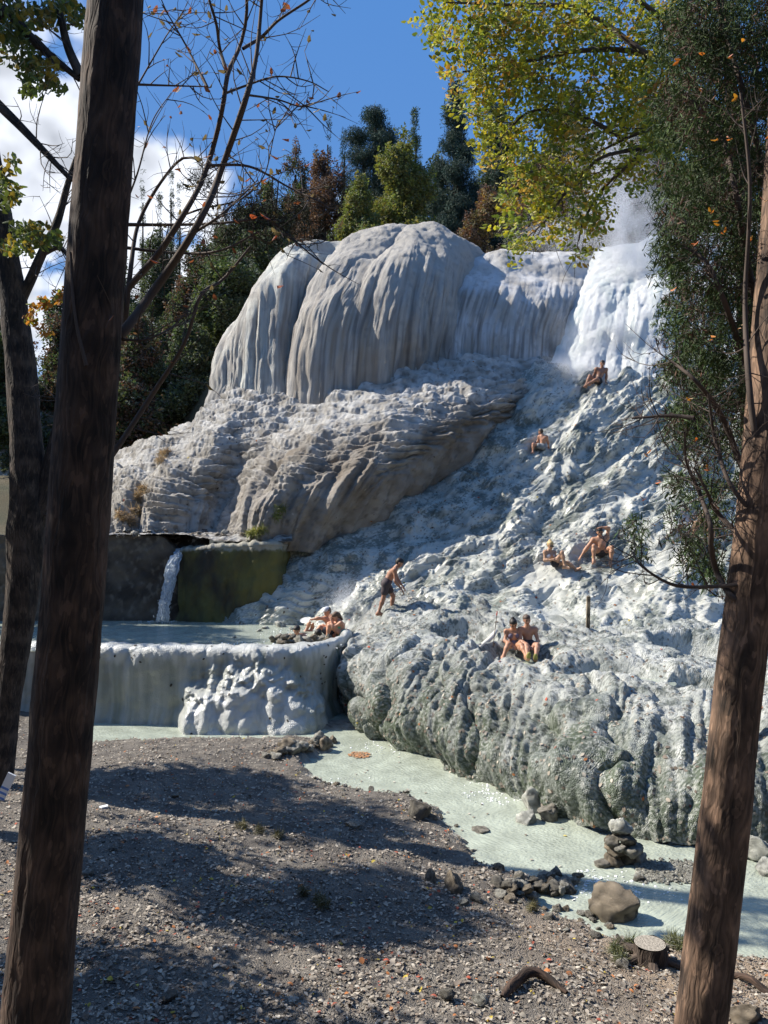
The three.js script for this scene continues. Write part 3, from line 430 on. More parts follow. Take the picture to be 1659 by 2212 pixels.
const GREEN = [[0.065, 0.10, 0.022], [0.09, 0.12, 0.025], [0.05, 0.08, 0.02]], DARK = [[0.066, 0.092, 0.028], [0.078, 0.10, 0.030], [0.058, 0.080, 0.028]], BLUE = [[0.040, 0.066, 0.046], [0.046, 0.072, 0.052]], LIME = [[0.15, 0.17, 0.025], [0.12, 0.15, 0.025], [0.18, 0.17, 0.03]], RUST = [[0.12, 0.06, 0.03], [0.09, 0.05, 0.03], [0.14, 0.08, 0.035]], GOLD = [[0.22, 0.15, 0.03], [0.16, 0.12, 0.03], [0.12, 0.10, 0.03]];
function tree(name, label, foot, trunkTop, r0, lobes, count, tones, o = {}) {
  const R = rng(o.seed ?? Math.round(foot.x * 131 + foot.z * 71)), t = thing(name, label, o.category ?? 'tree', o.group); t.position.copy(foot);
  const top = V((o.lean ?? 0.3) * (R() - 0.5), trunkTop, 0.2 * (R() - 0.5));
  add('trunk', tube([V(0, -0.4, 0), V(top.x * 0.2, trunkTop * 0.4, 0.05), top], [r0 * 1.25, r0, r0 * 0.35], 9, 14, 0.25, foot.x), o.bark ?? barkGrey, t);
  const limbs = lobes.slice(0, o.limbs ?? 9).map((l, i) => { const y0 = Math.min(trunkTop * (0.35 + 0.5 * R()), l[1]), a = V(top.x * y0 / trunkTop, y0, 0), b = V(l[0], l[1], l[2]); return tube([a, a.clone().lerp(b, 0.5).add(V(0, 0.25 + 0.3 * R(), 0)), b], [r0 * 0.4, r0 * 0.25, r0 * 0.08], 5, 8); });
  limbs.forEach((g) => add('limb', g, o.bark ?? barkGrey, t));
  scatter('crown', o.clump ?? farClump, o.leaf ?? leafMat, crownList(R, lobes, count, tones, (o.size ?? 1) * (o.fine ?? 0.8)), t);
  return t;
}
// a foot on the hill under a photo pixel column at a distance
const hillFoot = (px, d) => { const x = (px - 829.5) / FOCAL * d; return V(x, hillY(x, -d) - 0.1, -d); };
const heightTo = (py, d, foot) => EYE - (py - 1106) / FOCAL * d - foot.y;          // how tall a thing at that distance is whose top is at row py
const wide = (px, d) => px / FOCAL * d;
function broad(label, px, top, width, d, tones, o = {}) {
  const foot = hillFoot(px, d), H = heightTo(top, d, foot), W = wide(width, d) / 2, R = rng(px * 7 + top), lobes = [], low = o.low ?? 0.12;
  for (let k = 0; k < (o.lobes ?? 12); k++) { const f = (k + 0.5) / (o.lobes ?? 12), y = mix(low, 0.93, f) * H, w = W * Math.sin(Math.PI * clamp(mix(0.25, 0.93, f))) ** 0.7, a = R() * 6.28, r = w * 0.62 * Math.sqrt(R()); lobes.push([Math.cos(a) * r, y, Math.sin(a) * r, w * 0.72, Math.max(0.6, H * 0.14), w * 0.72]); }
  return tree(o.name ?? 'broadleaf_tree', label, foot, H * 0.8, o.r ?? 0.16, lobes, (o.n ?? 900) * 2, tones, o);
}
function cypress(label, px, top, width, d, tones, o = {}) {
  const foot = hillFoot(px, d), H = heightTo(top, d, foot), W = wide(width, d) / 2, lobes = [];
  for (let k = 0; k < 9; k++) { const f = k / 8, w = W * (o.cone ? Math.max(0.12, 1 - f) : Math.max(0.18, Math.sin(Math.PI * mix(0.28, 0.98, f)))); lobes.push([0.1 * W * Math.sin(k * 9), mix(0.08, 0.97, f) * H, 0.1 * W * Math.cos(k * 7), w, H * 0.085, w]); }
  return tree(o.name ?? 'cypress_tree', label, foot, H * 0.9, 0.14, lobes, (o.n ?? 700) * 1.5, tones, { clump: farSpray, leaf: needleMat, limbs: 0, size: 0.75, ...o });
}
function cedar(label, px, top, width, d, tones, o = {}) {
  const foot = hillFoot(px, d), H = heightTo(top, d, foot), W = wide(width, d) / 2, R = rng(px + top * 3), lobes = [];
  const n = o.pads ?? 16; for (let k = 0; k < n; k++) { const f = k / (n - 1), y = mix(o.low ?? 0.22, 0.97, f) * H, reach = W * (o.flat ? Math.sqrt(1 - f * f * 0.85) : 1.05 - 0.85 * f), a = k * 2.4 + R(), r = reach * (0.25 + 0.5 * R()); lobes.push([Math.cos(a) * r, y, Math.sin(a) * r, reach * 0.75, H * 0.045 + 0.25, reach * 0.7]); }
  return tree(o.name ?? 'cedar_tree', label, foot, H * 0.95, 0.3, lobes, (o.n ?? 1500) * 1.6, tones, { clump: farNeedle, leaf: needleMat, limbs: 16, size: o.size ?? 1.1, ...o });
}
cedar('dark flat-topped cedar on the hilltop with a bare forked trunk', 812, 235, 150, 62, BLUE, { flat: true, low: 0.55, pads: 13, n: 1300 });
cedar('tallest dark conifer behind the central dome beside the yellow tree', 985, 185, 190, 56, BLUE, { n: 2600, low: 0.1, pads: 20 });
cedar('dark blue-green conifer rising right of the tallest conifer', 1075, 215, 180, 60, BLUE, { n: 2200, low: 0.1, pads: 18 });
cypress('bright green rounded conifer top between the two dark conifers', 895, 245, 80, 58, GREEN, { name: 'conifer_tree', n: 900 });
cypress('small pointed black fir on the skyline', 711, 268, 34, 66, BLUE, { name: 'fir_tree', cone: true, n: 420 });
cypress('low dark fir right of the pointed skyline fir', 742, 292, 48, 64, BLUE, { name: 'fir_tree', cone: true, n: 500 });
cypress('grey slender cypress left of the pointed skyline fir', 682, 322, 30, 62, DARK, { n: 380 });
broad('sunlit yellow-green tree just above the central dome', 872, 288, 150, 47, LIME, { n: 1700, lobes: 16, low: 0.08 });
broad('low yellow-green bush at the crest left of the sunlit tree', 782, 385, 95, 45, LIME, { n: 900, low: 0.06 });
broad('red-brown half-bare tree above the left dome', 700, 320, 130, 50, RUST, { n: 900, low: 0.15, size: 0.8 });
broad('thin reddish sapling between the crest bushes', 640, 300, 80, 54, [...RUST, ...GREEN], { n: 500, low: 0.2, size: 0.7 });
broad('narrow greenish-gold poplar on the skyline left of the domes', 578, 388, 62, 52, [...LIME, ...GREEN], { n: 700, lobes: 14, low: 0.1 });
broad('dark leafy tree crowding the left dome from behind', 560, 440, 190, 44, DARK, { n: 2200, lobes: 18, low: 0.03 });
broad('dark green bush hanging against the foot of the left dome', 505, 560, 150, 39, GREEN.concat(DARK), { n: 2000, lobes: 18, low: 0.02 });
broad('brown-gold bush at the crest right of the central dome', 1045, 400, 110, 42, GOLD.concat(RUST), { n: 900, lobes: 12, low: 0.04, size: 0.8 });
broad('dim brown thicket behind the steam', 1150, 330, 200, 50, RUST.concat(DARK), { n: 2000, lobes: 16, low: 0.04 });
broad('grey-green thicket right of the steam', 1330, 300, 240, 52, DARK.concat(RUST), { n: 2400, lobes: 18, low: 0.03 });
broad('shadowy tree at the far right behind the juniper', 1530, 250, 280, 50, DARK.concat(GREEN), { n: 2400, lobes: 18, low: 0.03 });
cypress('fir with a ragged top on the left skyline', 308, 378, 46, 72, DARK, { name: 'fir_tree', cone: true, n: 600 });
cypress('short dark fir beside the ragged skyline fir', 345, 428, 46, 68, DARK, { name: 'fir_tree', cone: true, n: 600 });
cypress('tall narrow cypress on the left skyline', 371, 368, 19, 70, DARK, { n: 420 });
cypress('shorter narrow cypress right of the tall one', 386, 408, 16, 71, DARK, { n: 360 });
broad('dim wooded clump under the skyline cypresses', 345, 500, 170, 58, DARK, { n: 2000, lobes: 16, low: 0.03 });
broad('shadowed tree left of the dark dome bush', 430, 520, 150, 47, DARK.concat(RUST), { n: 1900, lobes: 16, low: 0.03 });
broad('dusky undergrowth at the foot of the left woods', 400, 700, 170, 38, DARK, { n: 1700, lobes: 14, low: 0.02, name: 'bush', category: 'bush' });
broad('brown undergrowth seen just right of the big trunk', 290, 690, 170, 37, DARK.concat(RUST), { n: 1500, lobes: 14, low: 0.02, name: 'bush', category: 'bush' });
broad('brown thicket seen between the two left trunks', 140, 640, 170, 42, DARK.concat(RUST), { n: 1500, lobes: 14, low: 0.02, name: 'bush', category: 'bush' });
broad('dim thicket at the left edge behind the leaning trunk', 10, 700, 190, 40, DARK.concat(GREEN), { n: 1500, lobes: 14, low: 0.02, name: 'bush', category: 'bush' });
console.log('far trees done');
// more of the wood behind, filling the skyline between the named trees
broad('dark evergreen behind the sunlit tree, filling the gap to the conifer', 940, 330, 120, 66, DARK.concat(BLUE), { n: 1500, lobes: 14, low: 0.03 });
broad('dull green tree far behind the red-brown one', 650, 400, 150, 64, DARK.concat(GREEN), { n: 1500, lobes: 14, low: 0.03 });
broad('olive tree far behind the low yellow-green bush', 760, 400, 150, 60, DARK.concat(GREEN), { n: 1500, lobes: 14, low: 0.03 });
broad('dark tree behind the crest right of the central dome', 1060, 330, 150, 62, DARK, { n: 1600, lobes: 14, low: 0.03 });
broad('tall dim tree high behind the steam', 1240, 200, 220, 58, DARK.concat(RUST), { n: 2400, lobes: 18, low: 0.03 });
broad('tall dim tree behind the top of the juniper', 1430, 120, 260, 58, DARK.concat(GREEN), { n: 2600, lobes: 18, low: 0.03 });
broad('dim tree at the bottom of the left skyline gap', 250, 560, 170, 60, DARK, { n: 1500, lobes: 14, low: 0.03 });
broad('dusky tree between the skyline cypresses and the poplar', 470, 470, 140, 60, DARK, { n: 1500, lobes: 14, low: 0.03 });
// twigs that spring from a branch: thin tubes, forked once or twice
function twigs(R, pts, n, len, r, out, tips, depth = 1, droop = 0) {
  const c = new THREE.CatmullRomCurve3(pts);
  for (let k = 0; k < n; k++) {
    const t = 0.15 + 0.85 * R(), p = c.getPointAt(Math.min(1, t)), dir = c.getTangentAt(Math.min(1, t)), side = V(R() - 0.5, R() - 0.5, R() - 0.5).normalize(), l = len * (0.5 + 0.8 * R());
    const d1 = dir.clone().multiplyScalar(0.6).add(side).normalize(), a = p.clone().addScaledVector(d1, l * 0.5).add(V((R() - 0.5) * 0.12 * l, -droop * l * 0.2, (R() - 0.5) * 0.12 * l)), d2 = d1.clone().add(V(R() - 0.5, R() - 0.3 - droop, R() - 0.5).multiplyScalar(0.9)).normalize(), e = a.clone().addScaledVector(d2, l * 0.55);
    out.push(tube([p, a, e], [r, r * 0.7, r * 0.3], 4, 5)); tips.push(e, a);
    if (depth) twigs(R, [p, a, e], 2, len * 0.55, r * 0.55, out, tips, depth - 1, droop);
  }
}
const leafNear = leafClump(9, 7, 0.09, 0.085, 0.055), leafMid = leafClump(7, 13, 0.17, 0.085, 0.055, 'oval', 0.3), oneLeaf = leafClump(5, 1, 0.0, 0.075, 0.042);
const trunkRough = { sides: 72, segs: 320 };
// --- the big dark trunk at the left, with the bare branches that leave it
{
  const t = thing('foreground_tree', 'big dark tree trunk leaning right in the left foreground, bare branches at its side', 'tree');
  add('trunk', tube([V(-2.32, 0.4, -5.1), at(60, 2330, 5.02), at(75, 2212, 5), at(105, 1880, 5), at(138, 1530, 5), at(178, 1000, 5), at(213, 500, 5), at(250, 0, 5), V(-1.4, 11.5, -5)], [0.22, 0.196, 0.186, 0.182, 0.177, 0.164, 0.157, 0.165, 0.13], trunkRough.sides, trunkRough.segs, 0.06, 3, 0.035), bark, t);
  const main = [
    [[[225, 760], [260, 725], [320, 645], [370, 575], [415, 505], [450, 440], [480, 360], [505, 290], [530, 215], [552, 130], [565, 0], [570, -70]], 5.3, 0.033, 0.010],
    [[[240, 690], [272, 630], [340, 550], [395, 465], [440, 380], [465, 300], [482, 225], [492, 160], [520, 95], [532, 40], [532, -50]], 5.6, 0.026, 0.010],
    [[[492, 160], [475, 105], [467, 50], [452, 0], [445, -50]], 5.6, 0.013, 0.007], [[[525, 105], [565, 80], [600, 45], [667, 0], [700, -30]], 5.6, 0.012, 0.006],
    [[[262, 740], [270, 700], [280, 600], [300, 480], [350, 390], [400, 340], [430, 345]], 5.8, 0.022, 0.008], [[[205, 1030], [228, 1003], [330, 850], [400, 737], [435, 635], [480, 605], [542, 532]], 5.4, 0.020, 0.008],
    [[[250, 485], [400, 485], [500, 480], [575, 470], [620, 470]], 5.7, 0.014, 0.006], [[[245, 532], [390, 547], [480, 540], [560, 500]], 5.7, 0.013, 0.006], [[[285, 182], [380, 185], [447, 187]], 5.5, 0.009, 0.004],
    [[[490, 200], [530, 185], [600, 165], [665, 175], [710, 198]], 5.6, 0.009, 0.003], [[[535, 205], [600, 215], [650, 230], [690, 220]], 5.5, 0.008, 0.003], [[[450, 357], [540, 360], [625, 405], [700, 440]], 5.4, 0.010, 0.004],
    [[[575, 470], [610, 495], [660, 540], [700, 572]], 5.6, 0.010, 0.003], [[[395, 465], [440, 450], [520, 430], [570, 380], [590, 300], [600, 260]], 5.9, 0.009, 0.003], [[[300, 180], [340, 110], [370, 60], [400, 20]], 5.9, 0.007, 0.003], [[[260, 470], [295, 380], [330, 260], [370, 200]], 5.9, 0.008, 0.003],
    [[[415, 505], [470, 470], [520, 425], [555, 390]], 5.2, 0.010, 0.004], [[[230, 730], [300, 735], [340, 725], [375, 705]], 5.0, 0.011, 0.005], [[[447, 187], [400, 95], [380, 60], [350, 10]], 5.5, 0.009, 0.004],
  ];
  const R = rng(77), out = [], tips = [];
  for (const [pp, d, r0, r1] of main) { const pts = pp.map(([x, y], i) => at(x, y, d + 0.12 * Math.sin(i * 1.7 + d * 9))); add('branch', tube(pts, [r0, mix(r0, r1, 0.5), r1], 8, 30, 0.25, d), twigMat, t); twigs(R, pts, Math.round(5 + pp.length * 0.9), 0.34, 0.0045, out, tips, 1); }
  tag(add('twigs', mergeGeometries(out), twigMat, t), null, null, null, 'stuff');
  const list = []; for (const p of tips) if (R() < 0.22) { const w = R() < 0.7 ? [0.17, 0.12, 0.045] : [0.30, 0.09, 0.03], s = 0.5 + 0.35 * R(); list.push([put(p, turn(R), V(s, s, s)), rgb(...w)]); }
  for (const [x, y] of [[550, 468], [578, 470], [590, 515], [340, 565], [735, 375], [602, 617], [620, 300]]) list.push([put(at(x, y, 5.5), turn(R), V(1.1, 1.1, 1.1)), rgb(0.42, 0.08, 0.02)]);
  scatter('dry_leaves', oneLeaf, leafMat, list, t);
  // dark needle tufts that hang from the branch ends
  const tuft = [], nd = leafClump(15, 24, 0.10, 0.10, 0.006, 'blade'); for (const [x, y] of [[545, 440], [575, 455], [600, 470], [560, 480], [625, 475], [640, 450], [520, 445], [500, 470], [610, 500], [480, 500], [450, 485], [540, 500], [420, 385], [445, 395], [400, 560], [360, 560], [580, 430], [655, 470], [660, 500]]) for (let k = 0; k < 5; k++) tuft.push([put(at(x + (R() - 0.5) * 40, y + (R() - 0.5) * 40, 5.6 + 0.3 * R()), turn(R), V(1, 1, 1)), rgb(0.03, 0.035, 0.02)]);
  scatter('needles', nd, needleMat, tuft, t);
  add('vine', tube([at(152, 545, 4.86), at(158, 640, 4.83), at(166, 705, 4.82), at(186, 790, 4.82)], [0.007, 0.009, 0.012], 6, 24, 0.2), twigMat, t);
}
// --- the leaning trunk behind it
{
  const t = thing('leaning_tree', 'thick leaning forked tree at the left edge with yellowing oak leaves', 'tree'), d = 13.4;
  add('trunk', tube([V(-6.55, 0.0, -13.4), at(-8, 1690, d), at(18, 1500, d), at(48, 1280, d), at(60, 1050, d), at(45, 800, d), at(22, 600, d), at(-6, 420, d), at(-40, 200, d), at(-70, -100, d)], [0.26, 0.20, 0.23, 0.30, 0.25, 0.225, 0.18, 0.14, 0.12, 0.1], 40, 160, 0.12, 8, 0.05), barkGrey, t);
  const limbs = [[[[62, 1190], [95, 1080], [120, 960], [150, 820]], 0.17], [[[42, 660], [50, 640], [90, 550], [125, 475], [150, 385], [165, 340]], 0.085], [[[-60, 150], [5, 25], [75, 90], [172, 172]], 0.09, 12.2], [[[-10, 220], [70, 300], [155, 390]], 0.07, 12.2], [[[175, 165], [145, 95], [125, 0], [115, -60]], 0.07, 12.2], [[[88, 550], [130, 535], [150, 560]], 0.05]];
  const R = rng(5), out = [], tips = [];
  for (const [pp, r, dd] of limbs) { const pts = pp.map(([x, y]) => at(x, y, dd ?? d)); add('limb', tube(pts, [r, r * 0.8, r * 0.45], 12, 30, 0.15, r * 99), barkGrey, t); twigs(R, pts, 9, 0.9, 0.010, out, tips, 2); }
  tag(add('twigs', mergeGeometries(out), twigMat, t), null, null, null, 'stuff');
  const list = [], spots = [[20, 20, 60, 60], [70, 40, 50, 30], [30, 110, 45, 30], [80, 140, 45, 20], [110, 175, 25, 22], [60, 185, 20, 18], [15, 60, 30, 40], [130, 20, 30, 20], [10, 370, 25, 40], [25, 430, 20, 20], [60, 500, 40, 14], [40, 530, 30, 14], [110, 520, 22, 10], [165, 20, 30, 30]];
  for (const [x, y, w, h] of spots) for (let k = 0; k < w * 0.55; k++) { const c = R() < 0.75 ? [0.13, 0.17, 0.03] : [0.36, 0.26, 0.03], v = 0.6 + 0.7 * R(); list.push([put(at(x + (R() - 0.5) * 2 * w, y + (R() - 0.5) * 2 * h, 11.8 + 1.2 * R()), turn(R), V(1.35, 1.35, 1.35)), rgb(c[0] * v, c[1] * v, c[2] * v)]); }
  for (const [x, y] of [[66, 665], [72, 690], [62, 680], [90, 640], [92, 655], [125, 620], [126, 640], [96, 715]]) for (let k = 0; k < 3; k++) list.push([put(at(x + R() * 8, y + R() * 14, 12), turn(R), V(1.1, 1.1, 1.1)), k ? rgb(0.5, 0.22, 0.03) : rgb(0.4, 0.4, 0.04)]);
  scatter('oak_leaves', leafNear, leafMat, list, t);
  scatter('crown', farClump, leafMat, crownList(R, [[-8.8, 16.4, -13.2, 1.9, 1.3, 1.8], [-7.4, 17.6, -13.0, 1.6, 1.2, 1.6]], 700, GREEN.concat(GOLD), 0.9), t);
}
// --- the juniper at the right, its stem close to the camera
{
  const t = thing('juniper_tree', 'juniper at the right edge with a stripped sunlit stem and dense dark foliage', 'tree');
  add('trunk', tube([V(1.84, 0.6, -5.05), at(1500, 2330, 5), at(1515, 2212, 5), at(1562, 1800, 5), at(1594, 1500, 5), at(1624, 1250, 5), at(1652, 1000, 5), at(1672, 700, 5.1), at(1690, 300, 5.2), at(1700, -200, 5.3)], [0.175, 0.152, 0.149, 0.141, 0.134, 0.134, 0.128, 0.10, 0.08, 0.05], trunkRough.sides, trunkRough.segs, 0.07, 5, 0.03), mat([0.28, 0.175, 0.115], 0.88, { map: barkTone, bumpMap: barkBump, bumpScale: 0.010 }), t);
  const limbs = [[[[1600, 1300], [1582, 1290], [1550, 1240], [1536, 1180], [1536, 1140], [1510, 1062], [1483, 998], [1479, 933]], 0.02, 5.0], [[[1612, 1200], [1600, 1165], [1550, 1107], [1526, 1060], [1500, 1010]], 0.018, 5.05], [[[1605, 1262], [1586, 1264], [1491, 1268], [1441, 1258], [1383, 1220], [1365, 1190]], 0.013, 5.0], [[[1640, 1080], [1600, 1000], [1560, 900], [1500, 820], [1450, 780]], 0.024, 5.2], [[[1660, 900], [1610, 780], [1560, 640], [1520, 560], [1450, 520]], 0.026, 5.4], [[[1668, 760], [1620, 600], [1590, 420], [1560, 300], [1480, 200]], 0.028, 5.5], [[[1680, 500], [1640, 330], [1600, 180], [1560, 40], [1540, -60]], 0.026, 5.6], [[[1640, 1000], [1620, 850], [1610, 650], [1620, 400], [1600, 200]], 0.02, 5.0], [[[1500, 903], [1450, 898], [1365, 904]], 0.014, 5.1], [[[1645, 1130], [1580, 1050], [1545, 950], [1530, 850]], 0.016, 5.0]];
  const R = rng(31), out = [], tips = [];
  for (const [pp, r, d] of limbs) { const pts = pp.map(([x, y], i) => at(x, y, d + 0.1 * Math.sin(i * 2 + d * 7))); add('limb', tube(pts, [r, r * 0.75, r * 0.35], 9, 34, 0.25, r * 200), twigMat, t); twigs(R, pts, 16, 0.34, 0.004, out, tips, 2); }
  tag(add('twigs', mergeGeometries(out), twigMat, t), null, null, null, 'stuff');
  const spray = leafClump(21, 30, 0.085, 0.055, 0.008, 'blade', 0.35), lobes = [[1580, 20, 120], [1500, 90, 75], [1640, 120, 110], [1570, 200, 110], [1480, 260, 65], [1650, 300, 100], [1560, 380, 110], [1475, 440, 70], [1640, 480, 90], [1550, 560, 100], [1465, 560, 50], [1630, 660, 90], [1530, 690, 85], [1470, 700, 42], [1590, 790, 90], [1500, 800, 62], [1455, 790, 32], [1640, 880, 60], [1540, 900, 75], [1480, 930, 42], [1580, 1000, 62], [1500, 1040, 52], [1450, 1080, 28], [1560, 1100, 50], [1500, 1150, 42], [1450, 1140, 25], [1530, 1215, 40], [1478, 1205, 28], [1385, 1195, 24], [1370, 1150, 14], [1560, 1250, 26]];
  const list = []; for (const [x, y, r] of lobes) { const n = Math.round(r * r * (y > 930 ? 0.015 : 0.027)) + 5; for (let k = 0; k < n; k++) { const a = R() * 6.28, q = Math.sqrt(R()) * r * 1.15, d = 5.3 + 1.7 * R() * Math.min(1, r / 70), brown = R() < 0.17, v = 0.65 + 0.8 * R(), s = 0.8 + 0.6 * R(); if (N3(x * 0.01 + Math.cos(a) * q * 0.02, y * 0.02 + Math.sin(a) * q * 0.02, d) < -0.15) continue; list.push([put(at(x + Math.cos(a) * q, y + Math.sin(a) * q, d), turn(R), V(s, s * 1.3, s)), brown ? rgb(0.10 * v, 0.06 * v, 0.045 * v) : rgb(0.045 * v, 0.075 * v, 0.02 * v)]); } }
  scatter('foliage', spray, needleMat, list, t);
  const caught = []; for (const [x, y] of [[1610, 88], [1520, 118], [1518, 192], [1580, 125], [1464, 130], [1548, 300], [1570, 300], [1590, 210], [1535, 455], [1550, 480], [1563, 500], [1502, 528], [1655, 300], [1450, 625], [1650, 430], [1524, 1012], [1620, 520], [1490, 860], [1505, 950], [1540, 730], [1600, 705], [1420, 1040], [1498, 1265], [1552, 1095], [1400, 980], [1390, 1080], [1410, 1130]]) for (let k = 0; k < 2; k++) caught.push([put(at(x + (R() - 0.5) * 10, y + (R() - 0.5) * 10, 5.15), turn(R), V(0.55, 0.55, 0.55)), rgb(0.55, 0.12 + 0.12 * R(), 0.02)]);
  scatter('caught_leaves', oneLeaf, leafMat, caught, t);
}
// --- the yellowing broadleaf tree that reaches in from the right
{
  const foot = V(6.15, 0.9, -14), t = thing('autumn_tree', 'autumn tree with backlit yellow-green leaves overhanging the cliff from the upper right', 'tree'); 
  add('trunk', tube([foot, V(6.3, 4, -14), V(6.2, 8, -14), V(5.9, 11.5, -13.8), V(5.4, 15, -13.5)], [0.2, 0.17, 0.15, 0.11, 0.05], 14, 40, 0.15, 4), barkGrey, t);
  const R = rng(91), out = [], tips = [];
  const limbs = [[[[1590, 420], [1475, 210], [1420, 270], [1350, 300], [1290, 330]], 0.06], [[[1600, 500], [1480, 300], [1395, 320], [1355, 360], [1310, 400], [1260, 480], [1250, 520]], 0.055], [[[1570, 200], [1445, 55], [1380, 0], [1300, -60]], 0.07], [[[1580, 250], [1400, 120], [1250, 110], [1150, 130], [1080, 145], [1000, 155]], 0.06], [[[1395, 320], [1300, 340], [1250, 385], [1215, 425], [1180, 475], [1130, 520]], 0.035], [[[1400, 120], [1250, 20], [1100, 10], [960, 5]], 0.05], [[[1350, 300], [1250, 250], [1150, 240], [1080, 300]], 0.04]];
  for (const [pp, r] of limbs) { const pts = pp.map(([x, y], i) => at(x, y, 13.6 + 0.25 * Math.sin(i * 2.1 + r * 99))); add('limb', tube(pts, [r, r * 0.7, r * 0.25], 8, 34, 0.2, r * 300), twigMat, t); twigs(R, pts, 12, 0.9, 0.010, out, tips, 1, 0.5); }
  tag(add('twigs', mergeGeometries(out), twigMat, t), null, null, null, 'stuff');
  const lobes = [[985, 15, 85], [985, 110, 58], [1060, 50, 95], [1130, 110, 110], [1045, 205, 72], [1200, 40, 120], [1250, 170, 130], [1130, 250, 100], [1085, 320, 52], [1190, 330, 90], [1300, 290, 100], [1350, 90, 110], [1400, 220, 85], [1225, 415, 75], [1150, 425, 62], [1112, 505, 42], [1178, 500, 36], [1255, 515, 42], [1290, 440, 44], [1120, 545, 24], [1245, 560, 22], [1430, 40, 70], [1460, 330, 50], [1380, 370, 45]];
  const list = []; for (const [x, y, r] of lobes) for (let k = 0; k < r * r * 0.019; k++) { const a = R() * 6.28, q = Math.sqrt(R()) * r * 1.12, d = 12.8 + 2.2 * R() * Math.min(1, r / 70), v = 0.7 + 0.5 * R(), c = R() < 0.5 ? [0.42, 0.40, 0.03] : R() < 0.75 ? [0.20, 0.25, 0.03] : [0.48, 0.30, 0.05], s = 0.75 + 0.5 * R(); if (N3(x * 0.013 + Math.cos(a) * q * 0.03, y * 0.013 + Math.sin(a) * q * 0.03, d * 1.5) < -0.02) continue; list.push([put(at(x + Math.cos(a) * q, y + Math.sin(a) * q, d), turn(R), V(s, s, s)), rgb(c[0] * v, c[1] * v, c[2] * v)]); }
  scatter('leaves', leafMid, leafMat, list, t);
}
// --- trees that stand left of the picture and shade the bank and the pool
for (const [label, x, z, y, lobes, n] of [
  ['leafy tree just outside the left edge shading the pool', -15.5, -25, 4.2, [[0, 3.6, 0, 2.4, 1.6, 2.4], [1, 5.6, 1, 2.2, 1.5, 2.2], [-1, 7, -1, 2, 1.4, 2], [1.2, 2, 0.5, 1.6, 1, 1.6]], 901],
  ['leafy tree just outside the left edge shading the bank', -9.6, -15.6, 0.6, [[0, 5.2, 0, 1.7, 1.1, 1.5], [0.4, 4.2, 0.6, 1.3, 0.8, 1.2], [-0.6, 6.6, -0.4, 1.4, 0.9, 1.4], [0.2, 7.6, 0.6, 1.3, 0.7, 1.3]], 420],
  ['slender tree left of the picture shading the middle of the bank', -8.3, -12.0, 0.7, [[0, 4.6, 0, 1.3, 0.8, 1.3], [0.2, 6.2, 0.6, 1.3, 0.7, 1.2], [-0.4, 7.6, -0.2, 1.2, 0.8, 1.2]], 330],
  ['thin tree left of the camera dappling the near bank', -7.2, -8.6, 0.9, [[0, 4.2, 0, 1.4, 0.8, 1.4], [0.6, 5.6, 0.6, 1.3, 0.7, 1.3], [-0.4, 7.0, 0.4, 1.3, 0.7, 1.2], [0, 8.2, 1.9, 1.2, 0.8, 1.0], [0.5, 9.4, 2.1, 1.2, 0.8, 1.0]], 700],
]) tree('shade_tree', label, V(x, y, z), 7, 0.16, lobes, n, GREEN.concat(GOLD), { seed: 40 + n });
// --- the wood behind the viewer, which closes the valley on this side
[[-13, 6], [-7, 9], [-2, 7.5], [3.5, 9], [9, 6.5], [14, 9], [-10, 15], [0, 16], [9, 16], [-17, -1], [15.5, -3], [17, -11]].forEach(([x, z], k) => { const R = rng(700 + k), y = z > 2.8 ? 3.2 + (z - 2.8) * 0.45 - 0.2 : z > -6 ? 2.4 : 0.6, lobes = []; for (let i = 0; i < 9; i++) { const a = R() * 6.28, r = 2.6 * Math.sqrt(R()); lobes.push([Math.cos(a) * r, 2.2 + i * 1.15, Math.sin(a) * r, 2.3, 1.5, 2.3]); } tree('wood_tree', 'leafy tree of the wood behind the viewer', V(x, y, z), 10, 0.22, lobes, 1500, GREEN.concat(DARK), { seed: 900 + k, size: 1.9, group: 'wood behind the viewer' }); });
console.log('near trees done');
// ---------- finding the surface under a photo pixel ----------
for (const r of rocks) { r.geometry.boundsTree = new MeshBVH(r.geometry); r.raycast = acceleratedRaycast; }
const caster = new THREE.Raycaster(); caster.firstHitOnly = true;
function hit(px, py, d = 15, among = rocks) {
  const to = at(px, py, 1), eye = V(0, EYE, 0); caster.set(eye, to.sub(eye).normalize());
  const h = caster.intersectObjects(among, false)[0], flatY = onLevel(px, py, 0);
  if (py > 1560 && (!h || h.point.z < flatY.z)) return flatY;
  return h ? h.point : at(px, py, d);
}
function drop(x, z, from = 30) { caster.set(V(x, from, z), V(0, -1, 0)); const h = caster.intersectObjects(rocks, false)[0]; return h ? h.point.y : 0; }

basins.forEach(([c, rx, rz]) => { const y = drop(c.x, c.z) + 0.06, g = new THREE.CircleGeometry(1, 40); g.rotateX(-Math.PI / 2); g.scale(rx * 1.05, 1, rz * 1.05); g.translate(c.x, y, c.z); tag(add('basin_water', g, milk), 'shallow milky basin on top of the mound', 'water', null, 'structure'); });
